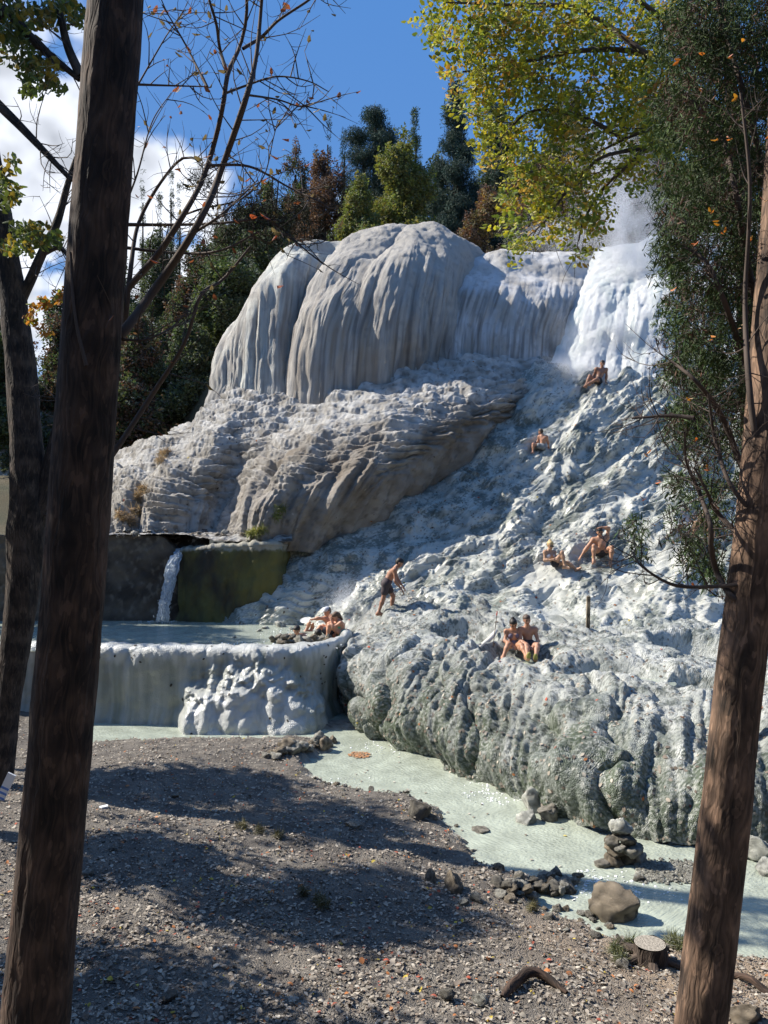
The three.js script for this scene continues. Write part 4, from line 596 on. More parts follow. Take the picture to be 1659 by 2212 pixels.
// ---------- stones ----------
const stoneMat = mat([1, 1, 1], 0.9, { bumpMap: grainBump, bumpScale: 0.02, vertexColors: true });
function stoneShape(seed, flatness = 0.7, detail = 4) {
  const g0 = new THREE.IcosahedronGeometry(1, detail); g0.deleteAttribute('uv'); g0.deleteAttribute('normal'); const g = mergeVertices(g0), p = g.attributes.position, R = rng(seed), cuts = [], C = [], U = [];
  for (let k = 0; k < 11; k++) cuts.push([V(R() * 2 - 1, R() * 2 - 1, R() * 2 - 1).normalize(), 0.42 + 0.4 * R()]);
  for (let i = 0; i < p.count; i++) {
    const v = V(p.getX(i), p.getY(i), p.getZ(i)); for (const [n, d] of cuts) { const k = v.dot(n) - d; if (k > 0) v.addScaledVector(n, -k * 0.85); }
    const n = 1 + 0.30 * fbm3(v.x * 1.6 + seed, v.y * 1.6, v.z * 1.6, 5) + 0.12 * Math.abs(N3(v.x * 4, v.y * 4, v.z * 4 + seed)); v.multiplyScalar(n); v.y *= flatness; p.setXYZ(i, v.x, v.y, v.z);
    const t = 0.8 + 0.9 * fbm3(v.x * 2 + seed, v.y * 2, v.z * 2, 4); C.push(t, t, t * 0.97); U.push(v.x + v.z, v.y);
  }
  g.setAttribute('color', new THREE.Float32BufferAttribute(C, 3)); g.setAttribute('uv', new THREE.Float32BufferAttribute(U, 2)); g.computeVertexNormals(); return g;
}
const stoneShapes = [1, 2, 3, 4, 5, 6, 7, 8].map((s) => stoneShape(s * 13, 0.6 + 0.06 * (s % 4), 3)), boulderShapes = [21, 22, 23, 24].map((s) => stoneShape(s * 7, 0.78, 4));
const stoneTones = [[0.34, 0.28, 0.21], [0.38, 0.35, 0.30], [0.22, 0.20, 0.17], [0.45, 0.43, 0.38]].map((c) => { const m = stoneMat.clone(); m.color.setRGB(...c); return m; }), limeStone = stoneMat.clone(); limeStone.color.setRGB(0.62, 0.62, 0.57);
const RS = rng(404);
function stone(name, label, px, py, wpx, o = {}) {
  const p = o.p ?? hit(px, py), d = -p.z, w = wpx / FOCAL * d / 2, h = w * (o.tall ?? 0.75) * (0.85 + 0.3 * RS());
  const m = add(name, (o.big ? boulderShapes : stoneShapes)[Math.floor(RS() * (o.big ? 4 : 8))], o.m ?? stoneTones[Math.floor(RS() * 4)]);
  m.position.set(p.x, p.y + h * (o.sink ?? 0.32) + (o.up ?? 0), p.z - w * 0.3); m.scale.set(w, h / 0.7, w * (0.75 + 0.4 * RS())); m.rotation.set((RS() - 0.5) * 0.5, RS() * 6.28, (RS() - 0.5) * 0.5);
  return tag(m, label, o.category ?? 'stone', o.group);
}
stone('boulder', 'largest brown boulder standing in the stream near the stump', 1338, 1992, 122, { big: true, tall: 0.85, m: stoneTones[0], sink: 0.5, category: 'boulder' });
stone('boulder', 'pointed dark rock on the bank beside the stream bend', 908, 1768, 62, { big: true, tall: 0.9, m: stoneTones[2], category: 'boulder' });
stone('boulder', 'flat lime-crusted rock at the water below the mound, lowest of three', 1145, 1778, 56, { tall: 0.7, m: limeStone, category: 'boulder' });
stone('boulder', 'knobbly white-capped rock behind the flat crusted rock', 1152, 1752, 60, { big: true, tall: 0.95, m: limeStone, category: 'boulder', sink: 0.6 });
stone('boulder', 'rounded grey-green rock leaning against the white-capped rock', 1186, 1772, 56, { big: true, tall: 0.9, category: 'boulder', m: stoneTones[1], sink: 0.5 });
stone('boulder', 'smooth white boulder right of the juniper stem', 1640, 1860, 86, { big: true, tall: 0.9, m: limeStone, sink: 0.6, category: 'boulder' });
stone('boulder', 'second smooth white boulder at the right edge', 1668, 1895, 60, { big: true, tall: 0.8, m: limeStone, sink: 0.5, category: 'boulder' });
stone('stone', 'brown block on the bank left of the stream stones', 930, 1905, 34, { tall: 0.95, m: stoneTones[0], big: true });
stone('stone', 'tall light brown stone on the bank, casting a shadow right', 978, 1922, 48, { tall: 1.0, m: stoneTones[0], big: true });
stone('stone', 'pale stone on the bank nearest the piled stones', 1030, 1948, 36, { m: stoneTones[3] });
stone('stone', 'pale stone lying left of its larger twin on the bank', 1003, 1955, 24, { m: stoneTones[3] });
stone('stone', 'dark upright stone alone on the near bank', 362, 2162, 40, { tall: 0.9, m: stoneTones[2] });
stone('stone', 'dark stone low on the bank at bottom centre', 966, 2160, 36, { tall: 1.0, m: stoneTones[2] });
stone('stone', 'pale stone at bottom centre right of the dark one', 1038, 2172, 36, { m: stoneTones[3] });
stone('stone', 'grey stone half in leaves beside the big trunk', 243, 1838, 18, { m: stoneTones[2] });
stone('stone', 'grey flat stone just right of the big trunk', 186, 1892, 32, { m: stoneTones[1] });
stone('stone', 'grey stone in the shaded middle of the bank', 378, 1722, 26, { m: stoneTones[1] });
stone('stone', 'wide grey stone sunk in the bank above the stream bend', 760, 1786, 42, { tall: 0.5, m: stoneTones[1] });
stone('stone', 'dark slab showing above the stream at its bend', 1040, 1795, 42, { tall: 0.4, m: stoneTones[1], sink: 0.2 });
stone('stone', 'dark wedge of stone on the near bank right of centre', 1286, 2024, 26, { m: stoneTones[2] });
stone('stone', 'dark rock showing at the bottom right corner', 1612, 2210, 80, { tall: 0.7, m: stoneTones[0], big: true });
stone('stone', 'stone at the stump\'s left, tufted with grass', 1345, 2090, 40, { tall: 0.6, m: stoneTones[1] });
// the cairn
[[1322, 1862, 34, 0], [1352, 1868, 40, 0], [1384, 1866, 34, 0], [1300, 1868, 26, 0], [1332, 1850, 34, 0.16], [1362, 1850, 36, 0.16], [1340, 1846, 22, 0.22], [1372, 1846, 24, 0.2], [1328, 1836, 26, 0.3], [1352, 1836, 28, 0.3], [1342, 1826, 24, 0.38], [1318, 1840, 16, 0.3]].forEach(([x, y, w, up]) => { const p = onLevel(1345, 1866, 0); p.x += (x - 1345) / FOCAL * -p.z; p.z += (RS() - 0.5) * 0.2; stone('cairn_stone', 'grey stone stacked in the cairn at the stream edge', x, y, w * 1.45, { p, up, group: 'stones of the cairn' }); });
{ const p = onLevel(1345, 1866, 0); stone('cairn_stone', 'pale pointed capstone balanced on the cairn', 0, 0, 56, { p: p.clone().add(V(0, 0.42, 0)), tall: 0.95, big: true, m: limeStone }); }
// stones piled as a dam across the stream
for (let k = 0; k < 46; k++) { const u = RS(), x = mix(1085, 1235, u) + (RS() - 0.5) * 40, y = mix(1912, 1902, u) + (RS() - 0.3) * 46 - Math.abs(u - 0.45) * -14; stone('dam_stone', 'grey stone piled in the little dam across the stream', x, y, 16 + 22 * RS() * RS() + 8, { group: 'stones of the stream dam', up: RS() < 0.35 ? 0.07 : 0 }); }
for (let k = 0; k < 22; k++) stone('bank_stone', 'small stone of the bank between the dam and the boulder', mix(1170, 1330, RS()), mix(1960, 2015, RS()), 12 + 16 * RS(), { group: 'stones on the bank below the dam' });
for (let k = 0; k < 26; k++) stone('ring_stone', 'grey stone of the ring at the edge of the upper pool', mix(586, 712, k / 25), 0, 14 + 12 * RS(), { p: V((mix(586, 712, k / 25) - 829.5) / FOCAL * 20.8, POOL + 0.02 + (k % 3 === 0 ? 0.08 : 0), -20.6 - 0.5 * RS() - 0.5 * sm(0.6, 1, k / 25)), group: 'stones ringing the bathing pool' });
[[574, 1358, 20], [604, 1354, 26], [560, 1364, 12], [628, 1360, 12], [452, 1390, 12], [505, 1378, 12]].forEach(([x, y, w]) => stone('pool_stone', 'pale stone standing in the upper pool', x, y, w, { p: onLevel(x, y, POOL), m: limeStone, group: 'pale stones in the upper pool' }));
for (let k = 0; k < 34; k++) { const u = RS(); stone('bar_stone', 'pale stone of the gravel bar right of the cairn', mix(1370, 1540, u), mix(1866, 1906, RS()), 10 + 20 * RS() * RS(), { m: RS() < 0.6 ? limeStone : undefined, group: 'stones of the gravel bar', sink: 0.15 }); }
for (let k = 0; k < 16; k++) { const u = k / 15; stone('shelf_stone', 'rugged crust block along the shelf between pool and stream', mix(575, 716, u), mix(1640, 1606, u) + (RS() - 0.5) * 12, 20 + 26 * RS(), { m: stoneTones[k % 2 ? 0 : 3], tall: 0.9, big: k % 3 === 0, group: 'blocks of the crust shelf' }); }
for (let k = 0; k < 60; k++) { const i = 12 + Math.floor(RS() * 13), a = shore[i], c = shore[i + 1], t = RS(), p = a.clone().lerp(c, t); p.x += (RS() - 0.65) * 0.5; p.z += (RS() - 0.2) * 0.5; p.y = groundY(p.x, p.z); stone('edge_stone', 'small stone along the stream edge', 0, 0, 8 + 20 * RS() * RS(), { p, group: 'small stones along the stream edge' }); }
for (let k = 0; k < 40; k++) stone('ledge_stone', 'dark or pale stone lying on the ledge above the walls', mix(250, 560, RS()), mix(1146, 1160, RS()), 6 + 16 * RS() * RS(), { m: stoneTones[Math.floor(RS() * 4)], group: 'stones on the ledge' });
// each stone of a row or heap is told apart by its place in it
{
  const th = (n) => n + (n % 100 > 10 && n % 100 < 14 ? 'th' : ['th', 'st', 'nd', 'rd'][n % 10] ?? 'th'), where = { 'stones of the cairn': 'of the cairn at the stream edge', 'stones of the stream dam': 'in the little dam across the stream', 'stones on the bank below the dam': 'on the bank between dam and boulder', 'stones ringing the bathing pool': 'in the ring at the edge of the upper pool', 'pale stones in the upper pool': 'standing pale in the upper pool', 'stones of the gravel bar': 'on the pale gravel bar', 'blocks of the crust shelf': 'along the crust shelf between pool and stream', 'small stones along the stream edge': 'of the small ones along the stream edge', 'stones on the ledge': 'on the ledge above the dark walls' };
  for (const g in where) scene.children.filter((o) => o.userData.group === g).sort((a, b) => a.position.x / -a.position.z - b.position.x / -b.position.z).forEach((o, i) => { o.userData.label = th(i + 1) + ' stone from the left ' + where[g]; });
}
// ---------- loose stuff: pebbles, fallen leaves ----------
{
  const R = rng(66), list = [], peb = stoneShape(99, 0.6, 1);
  for (let k = 0; k < 9000; k++) { const near = R() < 0.55, x = near ? mix(-5, 4.5, R()) : mix(-9, 5, R()), z = near ? mix(-12, -6.4, R()) : mix(-19.5, -6.4, R()), y = groundY(x, z); if (y < 0.01) continue; const s = 0.008 + 0.028 * R() * R() * R(), v = 0.5 + 0.9 * R(); list.push([put(V(x, y + s * 0.3, z), turn(R), V(s, s, s)), rgb(0.30 * v, 0.27 * v, 0.23 * v)]); }
  tag(scatter('pebbles', peb, stoneMat, list), 'pebbles and grit over the stream bank', 'gravel');
  const bar = []; for (let k = 0; k < 1700; k++) { const p = onLevel(mix(1375, 1545, R()), mix(1862, 1905, R()) + 8 * (R() + R() - 1), 0), s = 0.012 + 0.035 * R() * R(), v = 0.5 + 0.6 * R(); bar.push([put(V(p.x, 0.012, p.z), turn(R), V(s, s, s)), rgb(0.62 * v, 0.60 * v, 0.53 * v)]); }
  tag(scatter('gravel_bar', peb, stoneMat, bar), 'pale gravel bar at the water right of the cairn', 'gravel');
}
const fallen = (() => { // a curled dead leaf
  const P = [], I = [], n = 4, g = new THREE.BufferGeometry(); for (let i = 0; i <= n; i++) { const t = i / n, w = 0.42 * Math.sin(Math.PI * (0.06 + 0.9 * t)) ** 0.8; for (const s of [-1, 0, 1]) P.push(t - 0.5, 0.16 * Math.sin(Math.PI * t) * 0.6 + (s ? 0.17 * w : 0), s * w * 0.8); }
  for (let i = 0; i < n; i++) for (let j = 0; j < 2; j++) { const a = i * 3 + j; I.push(a, a + 1, a + 3, a + 1, a + 4, a + 3); } g.setAttribute('position', new THREE.Float32BufferAttribute(P, 3)); g.setIndex(I); g.computeVertexNormals(); return g;
})();
const litterMat = mat([1, 1, 1], 0.7, { transmission: 0.2, roughness: 0.85 });
const litterTone = (R) => { const q = R(), v = 0.55 + 0.75 * R(); const c = q < 0.55 ? [0.37, 0.32, 0.26] : q < 0.82 ? [0.19, 0.15, 0.115] : q < 0.945 ? [0.50, 0.45, 0.37] : q < 0.975 ? [0.46, 0.17, 0.05] : q < 0.99 ? [0.45, 0.09, 0.04] : [0.55, 0.42, 0.06]; return rgb(c[0] * v, c[1] * v, c[2] * v); };
{
  const R = rng(88), list = [];
  for (let k = 0; k < 80000; k++) {
    const d = mix(6.2, 19, Math.pow(R(), 1.35)), x = (mix(-60, 1720, R()) - 829.5) / FOCAL * d * 1.05, z = -d, y = groundY(x, z); if (y < 0.02) continue;
    const dens = 0.62 + 0.75 * fbm2(x * 0.8, z * 0.8, 3); if (R() > dens) continue;
    const s = 0.022 + 0.062 * R() * R(); list.push([put(V(x, y + 0.008 + 0.012 * R(), z), new THREE.Quaternion().setFromEuler(new THREE.Euler((R() - 0.5) * 1.0 + (R() < 0.3 ? Math.PI : 0), R() * 6.28, (R() - 0.5) * 0.8)), V(s, s * (0.6 + R()), s * (0.6 + 0.6 * R()))), litterTone(R)]);
  }
  tag(scatter('leaf_litter', fallen, litterMat, list), 'carpet of curled dead leaves over the bank', 'leaves');
  const wet = [], up = V(0, 1, 0); // leaves stuck to the crusts
  for (const [name, n] of [['calcite_mound', 2600], ['calcite_slope', 1500], ['travertine_apron', 350], ['dam_wall', 90]]) { const g = scene.getObjectByName(name).geometry, p = g.attributes.position, q = g.attributes.normal; for (let k = 0; k < n; k++) { const i = Math.floor(R() * p.count), s = 0.05 + 0.04 * R(), nn = V(q.getX(i), q.getY(i), q.getZ(i)), c = name === 'dam_wall' ? rgb(0.05, 0.04, 0.03) : litterTone(R), a = new THREE.Quaternion().setFromUnitVectors(up, nn), b = new THREE.Quaternion().setFromAxisAngle(up, R() * 6.28); wet.push([put(V(p.getX(i), p.getY(i), p.getZ(i)).addScaledVector(nn, 0.006), a.multiply(b), V(s, s * 0.5, s)), c]); } }
  tag(scatter('stuck_leaves', fallen, litterMat, wet), 'wet dead leaves stuck to the calcite crust', 'leaves');
  const raft = []; for (let k = 0; k < 90; k++) { const a = R() * 6.28, r = Math.sqrt(R()), p = onLevel(776 + Math.cos(a) * r * 24, 1632 + Math.sin(a) * r * 7, 0), s = 0.05 + 0.04 * R(); raft.push([put(V(p.x, 0.012, p.z), new THREE.Quaternion().setFromAxisAngle(up, R() * 6.28), V(s, s, s)), R() < 0.5 ? rgb(0.5, 0.22, 0.08) : rgb(0.3, 0.17, 0.08)]); }
  for (let k = 0; k < 60; k++) { const p = onLevel(mix(660, 1250, R()), mix(1600, 1880, R()), 0); if (groundY(p.x, p.z) > -0.03) continue; raft.push([put(V(p.x, 0.01, p.z), new THREE.Quaternion().setFromAxisAngle(up, R() * 6.28), V(0.06, 0.05, 0.06)), litterTone(R)]); }
  tag(scatter('floating_leaves', fallen, litterMat, raft), 'orange raft of dead leaves floating on the stream', 'leaves');
}
// ---------- wooden things ----------
const wood = mat([0.42, 0.33, 0.22], 0.85, { map: barkTone, bumpMap: barkBump, bumpScale: 0.01 }), oldWood = mat([0.50, 0.44, 0.35], 0.9, { map: barkTone, bumpMap: barkBump, bumpScale: 0.01 });
{ // square post with a chamfered head
  const p = hit(1270, 1356), H = 0.80, g = thing('wooden_post', 'square wooden post standing alone on the white slope', 'post'); g.position.copy(p); g.rotation.z = -0.02;
  const s = new THREE.Shape([[-0.035, -0.035], [0.035, -0.035], [0.035, 0.035], [-0.035, 0.035]].map(([x, y]) => new THREE.Vector2(x, y)));
  const post = new THREE.ExtrudeGeometry(s, { depth: H + 0.25, bevelEnabled: true, bevelSize: 0.008, bevelThickness: 0.008, bevelSegments: 2, steps: 8 }); post.rotateX(-Math.PI / 2); post.translate(0, -0.25, 0); add('shaft', post, wood, g);
  const cap = new THREE.ConeGeometry(0.058, 0.03, 4); cap.rotateY(Math.PI / 4); cap.translate(0, H + 0.024, 0); add('cap', cap, oldWood, g);
}
{ // thin stick with a red top
  const a = hit(1064, 1396), b = at(1074, 1322, -a.z), g = thing('marker_stick', 'thin dark stick with a red tip beside the seated couple', 'stick');
  add('shaft', tube([a.clone().add(V(0, -0.15, 0)), a.clone().lerp(b, 0.5).add(V(0.006, 0, 0)), b], [0.011, 0.010, 0.009], 7, 12), twigMat, g);
  add('tip', tube([b.clone().lerp(a, 0.10), b, b.clone().add(V(0.003, 0.02, 0))], [0.016, 0.016, 0.008], 8, 6), mat([0.45, 0.05, 0.03], 0.6), g);
}
{ const a = hit(1044, 1402), b = hit(1072, 1372); tag(add('driftwood_log', tube([a.clone().add(V(-0.1, 0.02, 0)), a.clone().lerp(b, 0.5).add(V(0, 0.10, 0.1)), b.clone().add(V(0, 0.12, 0))], [0.05, 0.06, 0.045], 10, 24, 0.25, 6, 0.1), mat([0.6, 0.57, 0.5], 0.9)), 'bleached white log lying left of the seated couple', 'log'); }
{ // cut stump with rings and roots
  const p = hit(1404, 2078), g = thing('tree_stump', 'sawn grey stump with spreading roots on the near bank', 'stump'), r = 0.165; p.y = groundY(p.x, p.z); g.position.copy(p);
  add('stem', tube([V(0, -0.1, 0), V(0.01, 0.05, 0), V(0, 0.2, 0)], [r * 1.45, r * 1.1, r], 36, 14, 0.15, 3, 0.12), barkGrey, g);
  const top = new THREE.CircleGeometry(r * 0.985, 40, 0); top.rotateX(-Math.PI / 2); const rings = noiseTexture(256, 3, (x, y, z, u, v) => { const q = Math.hypot(u - 0.5, v - 0.5); return 0.72 + 0.12 * Math.sin(q * 120) + 0.25 * fbm2(u * 9, v * 9, 3); }); rings.colorSpace = THREE.SRGBColorSpace; top.translate(0, 0.204, 0); add('cut_face', top, mat([0.62, 0.55, 0.45], 0.85, { map: rings }), g);
  for (const [a, l] of [[0.4, 0.5], [1.7, 0.42], [2.9, 0.45], [4.2, 0.55], [5.3, 0.4]]) add('root', tube([V(Math.cos(a) * r * 0.7, 0.05, Math.sin(a) * r * 0.7), V(Math.cos(a) * (r + l * 0.4), 0.0, Math.sin(a) * (r + l * 0.4)), V(Math.cos(a + 0.3) * (r + l), -0.07, Math.sin(a + 0.3) * (r + l))], [0.06, 0.04, 0.015], 9, 16, 0.3, a), barkGrey, g);
}
{ const q = (x, y, up) => { const p = hit(x, y); p.y = groundY(p.x, p.z) + up; return p; }; tag(add('fallen_branch', tube([q(1085, 2160, 0.02), q(1115, 2135, 0.07), q(1150, 2118, 0.09), q(1185, 2125, 0.05), q(1225, 2150, 0.02)], [0.03, 0.045, 0.05, 0.04, 0.02], 12, 44, 0.4, 7, 0.15), bark), 'crooked dark dead branch lying on the near bank', 'branch');
  tag(add('fallen_branch', tube([q(1575, 2110, 0.02), q(1620, 2128, 0.06), q(1659, 2150, 0.03), q(1700, 2165, 0.03)], [0.025, 0.035, 0.04, 0.03], 10, 30, 0.4, 9, 0.15), bark), 'dark dead branch right of the juniper stem', 'branch'); }
{ // litter left by people
  const p = hit(224, 1746), g = new THREE.BoxGeometry(0.12, 0.03, 0.07, 1, 1, 1); const b = add('paper_packet', g, mat([0.75, 0.77, 0.78], 0.6)); b.position.set(p.x, groundY(p.x, p.z) + 0.02, p.z); b.rotation.set(0.1, 0.4, 0.06); tag(b, 'small white packet dropped on the shaded bank', 'packet');
  const d = 12.6, a = at(26, 1672, d), c = at(-12, 1752, d), board = thing('striped_board', 'narrow white and blue striped board propped at the foot of the leaning tree', 'board'), L = a.distanceTo(c), mid = a.clone().lerp(c, 0.5); board.position.copy(mid); board.quaternion.setFromUnitVectors(V(0, 1, 0), a.clone().sub(c).normalize());
  const bg = new THREE.BoxGeometry(0.13, L, 0.03); add('panel', bg, mat([0.72, 0.74, 0.77], 0.5), board); for (let k = 0; k < 5; k++) { const s = new THREE.BoxGeometry(0.126, L * 0.05, 0.008); s.translate(0, L * (-0.4 + k * 0.13), 0.018); add('stripe', s, mat([0.10, 0.22, 0.55], 0.5), board); }
}
// ---------- grass tufts ----------
{
  const blade = leafClump(33, 26, 0.05, 0.16, 0.008, 'blade'), R = rng(12), tuft = (label, spots, c, size, name = 'grass_tuft') => { const list = []; for (const [x, y] of spots) for (let k = 0; k < 7; k++) { const p = hit(x + (R() - 0.5) * 16, y + (R() - 0.5) * 6), v = 0.6 + 0.8 * R(); list.push([put(p.add(V(0, 0.05 * size, 0)), turn(R), V(size, size * 1.2, size)), rgb(c[0] * v, c[1] * v, c[2] * v)]); } tag(scatter(name, blade, leafMat, list), label, 'grass'); };
  tuft('sparse green grass round the stump', [[1330, 2062], [1345, 2085], [1450, 2040], [1462, 2046], [1475, 2052], [1362, 2050]], [0.12, 0.14, 0.04], 1);
  tuft('yellow-green moss and weeds on the ledge end', [[540, 1160], [552, 1156], [565, 1152], [600, 1120], [604, 1105]], [0.22, 0.24, 0.03], 1.6);
  tuft('dry straw grass on the ledge at the left', [[262, 1120], [275, 1130], [285, 1135], [295, 1110], [300, 1080], [310, 1065], [345, 1000], [355, 985]], [0.36, 0.26, 0.13], 2.0);
  tuft('thin weeds in the middle of the bank', [[560, 1800], [600, 1810], [660, 1935], [690, 1950], [700, 1962], [520, 1790], [1150, 1968]], [0.13, 0.12, 0.04], 0.8);
}
// ---------- steam off the fall, and foam ----------
{
  const R = rng(7), list = [], bits = []; for (let k = 0; k < 60; k++) { const g = new THREE.TetrahedronGeometry(0.0026 + 0.002 * R()); g.deleteAttribute('uv'); g.rotateX(R() * 6); g.rotateY(R() * 6); g.translate((R() + R() - 1) * 0.3, (R() + R() - 1) * 0.3, (R() + R() - 1) * 0.3); bits.push(g); }
  const drop1 = mergeGeometries(bits), mist = mat([0.92, 0.93, 0.95], 1, { transmission: 0.5, roughness: 1 });
  const puff = (px, py, d, rx, ry, rz, n) => { for (let k = 0; k < n; k++) { const g = () => (R() + R() + R() - 1.5) * 0.85, p = at(px, py, d).add(V(g() * rx, g() * ry, g() * rz)); if (fbm3(p.x * 0.9, p.y * 0.7, p.z * 0.9, 3) < -0.12 + 0.12 * R()) continue; const s = 0.8 + 0.5 * R(); list.push([put(p, turn(R), V(s, s, s)), null]); } };
  puff(1350, 500, 36, 2.4, 2.2, 1.4, 12500); puff(1330, 400, 37.5, 2.2, 2.2, 1.4, 6500); puff(1395, 590, 34.4, 2.2, 1.8, 0.6, 6500); puff(1340, 730, 31.9, 2.4, 1.4, 0.5, 5000); puff(1240, 800, 31, 1.4, 0.6, 0.5, 1600); puff(1290, 300, 39, 2.2, 2.0, 1.4, 3200); puff(1200, 510, 37.8, 2.2, 1.0, 0.8, 2600); puff(740, 1290, 23.6, 0.6, 0.6, 0.4, 420);
  tag(scatter('steam', drop1, mist, list), 'white steam drifting off the hot fall', 'steam');
  { const path = new THREE.CatmullRomCurve3([[388, 1196, 25.0], [378, 1212, 24.8], [369, 1245, 24.62], [360, 1285, 24.52], [353, 1320, 24.48], [350, 1340, 24.46]].map((q) => at(...q))), sp = []; for (let k = 0; k < 2600; k++) { const t = R(), p = path.getPointAt(t), w = 0.05 + 0.13 * t, s = 0.004 + 0.010 * R() * R(); sp.push([put(p.add(V((R() + R() - 1) * w * 1.4, (R() - 0.5) * 0.1, (R() + R() - 1) * w)), turn(R), V(s, s * (1 + 5 * R()), s)), null]); } tag(scatter('spout_spray', new THREE.IcosahedronGeometry(1, 0), mat([0.85, 0.89, 0.92], 0.2, { transmission: 0.4 }), sp), 'drops and strands of spray round the little waterfall', 'spray'); }
  const foam = [], fl = new THREE.IcosahedronGeometry(1, 0); const froth = (px, py, wx, wy, n, y) => { for (let k = 0; k < n; k++) { const a = R() * 6.28, r = R() + 0.25 * R(), p = onLevel(px + Math.cos(a) * r * wx * 1.5, py + Math.sin(a) * r * wy * 1.2, y), s = 0.004 + 0.016 * R() * R(); if (N2(p.x * 4, p.z * 4) < -0.15) continue; foam.push([put(V(p.x, y + 0.004, p.z), turn(R), V(s * 1.5, s * 0.5, s * 1.5)), null]); } };
  froth(1065, 1712, 45, 22, 330, 0); froth(840, 1612, 60, 16, 260, 0); froth(350, 1340, 34, 4, 260, POOL); froth(640, 1392, 110, 8, 300, POOL); froth(1270, 1900, 70, 16, 300, 0); froth(740, 1690, 50, 12, 60, 0); froth(1330, 1930, 90, 20, 200, 0); froth(660, 1366, 60, 8, 400, POOL);
  tag(scatter('foam', fl, mat([0.9, 0.92, 0.92], 0.5), foam), 'white foam and splash flecks on the water', 'foam');
}
console.log('things done');
// ---------- people: one skin each, meshed from rounded bones ----------
// surface of a distance field on a grid (surface nets)
function netMesh(f, lo, hi, cell) {
  const n = [0, 1, 2].map((k) => Math.ceil((hi[k] - lo[k]) / cell) + 2), F = new Float32Array(n[0] * n[1] * n[2]), id = new Int32Array(F.length).fill(-1), P = [], I = [], ix = (i, j, k) => (i * n[1] + j) * n[2] + k;
  for (let i = 0; i < n[0]; i++) for (let j = 0; j < n[1]; j++) for (let k = 0; k < n[2]; k++) F[ix(i, j, k)] = f(lo[0] + i * cell, lo[1] + j * cell, lo[2] + k * cell);
  const E = [[0, 1], [0, 2], [0, 4], [1, 3], [1, 5], [2, 3], [2, 6], [3, 7], [4, 5], [4, 6], [5, 7], [6, 7]];
  for (let i = 0; i < n[0] - 1; i++) for (let j = 0; j < n[1] - 1; j++) for (let k = 0; k < n[2] - 1; k++) {
    const c = []; for (let q = 0; q < 8; q++) c.push(F[ix(i + (q & 1), j + ((q >> 1) & 1), k + (q >> 2))]);
    let m = 0; for (let q = 0; q < 8; q++) if (c[q] < 0) m++; if (m === 0 || m === 8) continue;
    let x = 0, y = 0, z = 0, e = 0; for (const [a, b] of E) if ((c[a] < 0) !== (c[b] < 0)) { const t = c[a] / (c[a] - c[b]); x += mix(a & 1, b & 1, t); y += mix((a >> 1) & 1, (b >> 1) & 1, t); z += mix(a >> 2, b >> 2, t); e++; }
    id[ix(i, j, k)] = P.length / 3; P.push(lo[0] + (i + x / e) * cell, lo[1] + (j + y / e) * cell, lo[2] + (k + z / e) * cell);
  }
  const quad = (a, b, c, d, s) => { if (a < 0 || b < 0 || c < 0 || d < 0) return; if (s) I.push(a, b, c, a, c, d); else I.push(a, c, b, a, d, c); };
  for (let i = 1; i < n[0] - 1; i++) for (let j = 1; j < n[1] - 1; j++) for (let k = 1; k < n[2] - 1; k++) {
    const v = F[ix(i, j, k)] < 0;
    if (v !== (F[ix(i + 1, j, k)] < 0)) quad(id[ix(i, j - 1, k - 1)], id[ix(i, j, k - 1)], id[ix(i, j, k)], id[ix(i, j - 1, k)], v);
    if (v !== (F[ix(i, j + 1, k)] < 0)) quad(id[ix(i - 1, j, k - 1)], id[ix(i - 1, j, k)], id[ix(i, j, k)], id[ix(i, j, k - 1)], v);
    if (v !== (F[ix(i, j, k + 1)] < 0)) quad(id[ix(i - 1, j - 1, k)], id[ix(i, j - 1, k)], id[ix(i, j, k)], id[ix(i - 1, j, k)], v);
  }
  const g = new THREE.BufferGeometry(); g.setAttribute('position', new THREE.Float32BufferAttribute(P, 3)); g.setIndex(I); g.computeVertexNormals(); return g;
}
function bonesDist(bones, k) {
  return (x, y, z) => { let s = 9; for (const b of bones) {
    const [ax, ay, az, bx, by, bz, ra, rb] = b, dx = bx - ax, dy = by - ay, dz = bz - az, t = clamp(((x - ax) * dx + (y - ay) * dy + (z - az) * dz) / (dx * dx + dy * dy + dz * dz + 1e-9)), d = Math.hypot(x - ax - dx * t, y - ay - dy * t, z - az - dz * t) - mix(ra, rb, t), h = Math.max(k - Math.abs(s - d), 0) / k; s = Math.min(s, d) - h * h * k * 0.25; } return s; };
}
function boneMesh(bones, cell, k) {
  const lo = [9, 9, 9], hi = [-9, -9, -9]; for (const b of bones) for (let q = 0; q < 3; q++) { const r = Math.max(b[6], b[7]) + cell * 2 + 0.01; lo[q] = Math.min(lo[q], b[q] - r, b[q + 3] - r); hi[q] = Math.max(hi[q], b[q] + r, b[q + 3] + r); }
  return netMesh(bonesDist(bones, k), lo, hi, cell);
}
const bone = (a, b, ra, rb = ra) => [a.x, a.y, a.z, b.x, b.y, b.z, ra, rb];
const skinMat = mat([1, 1, 1], 0.55, { vertexColors: true });
const cloth = (c) => mat(c, 0.8), vv = (a) => V(a[0], a[1], a[2] ?? 0);
function paint(g, fn) { const p = g.attributes.position, C = []; for (let i = 0; i < p.count; i++) C.push(...fn(p.getX(i), p.getY(i), p.getZ(i))); g.setAttribute('color', new THREE.Float32BufferAttribute(C, 3)); return g; }
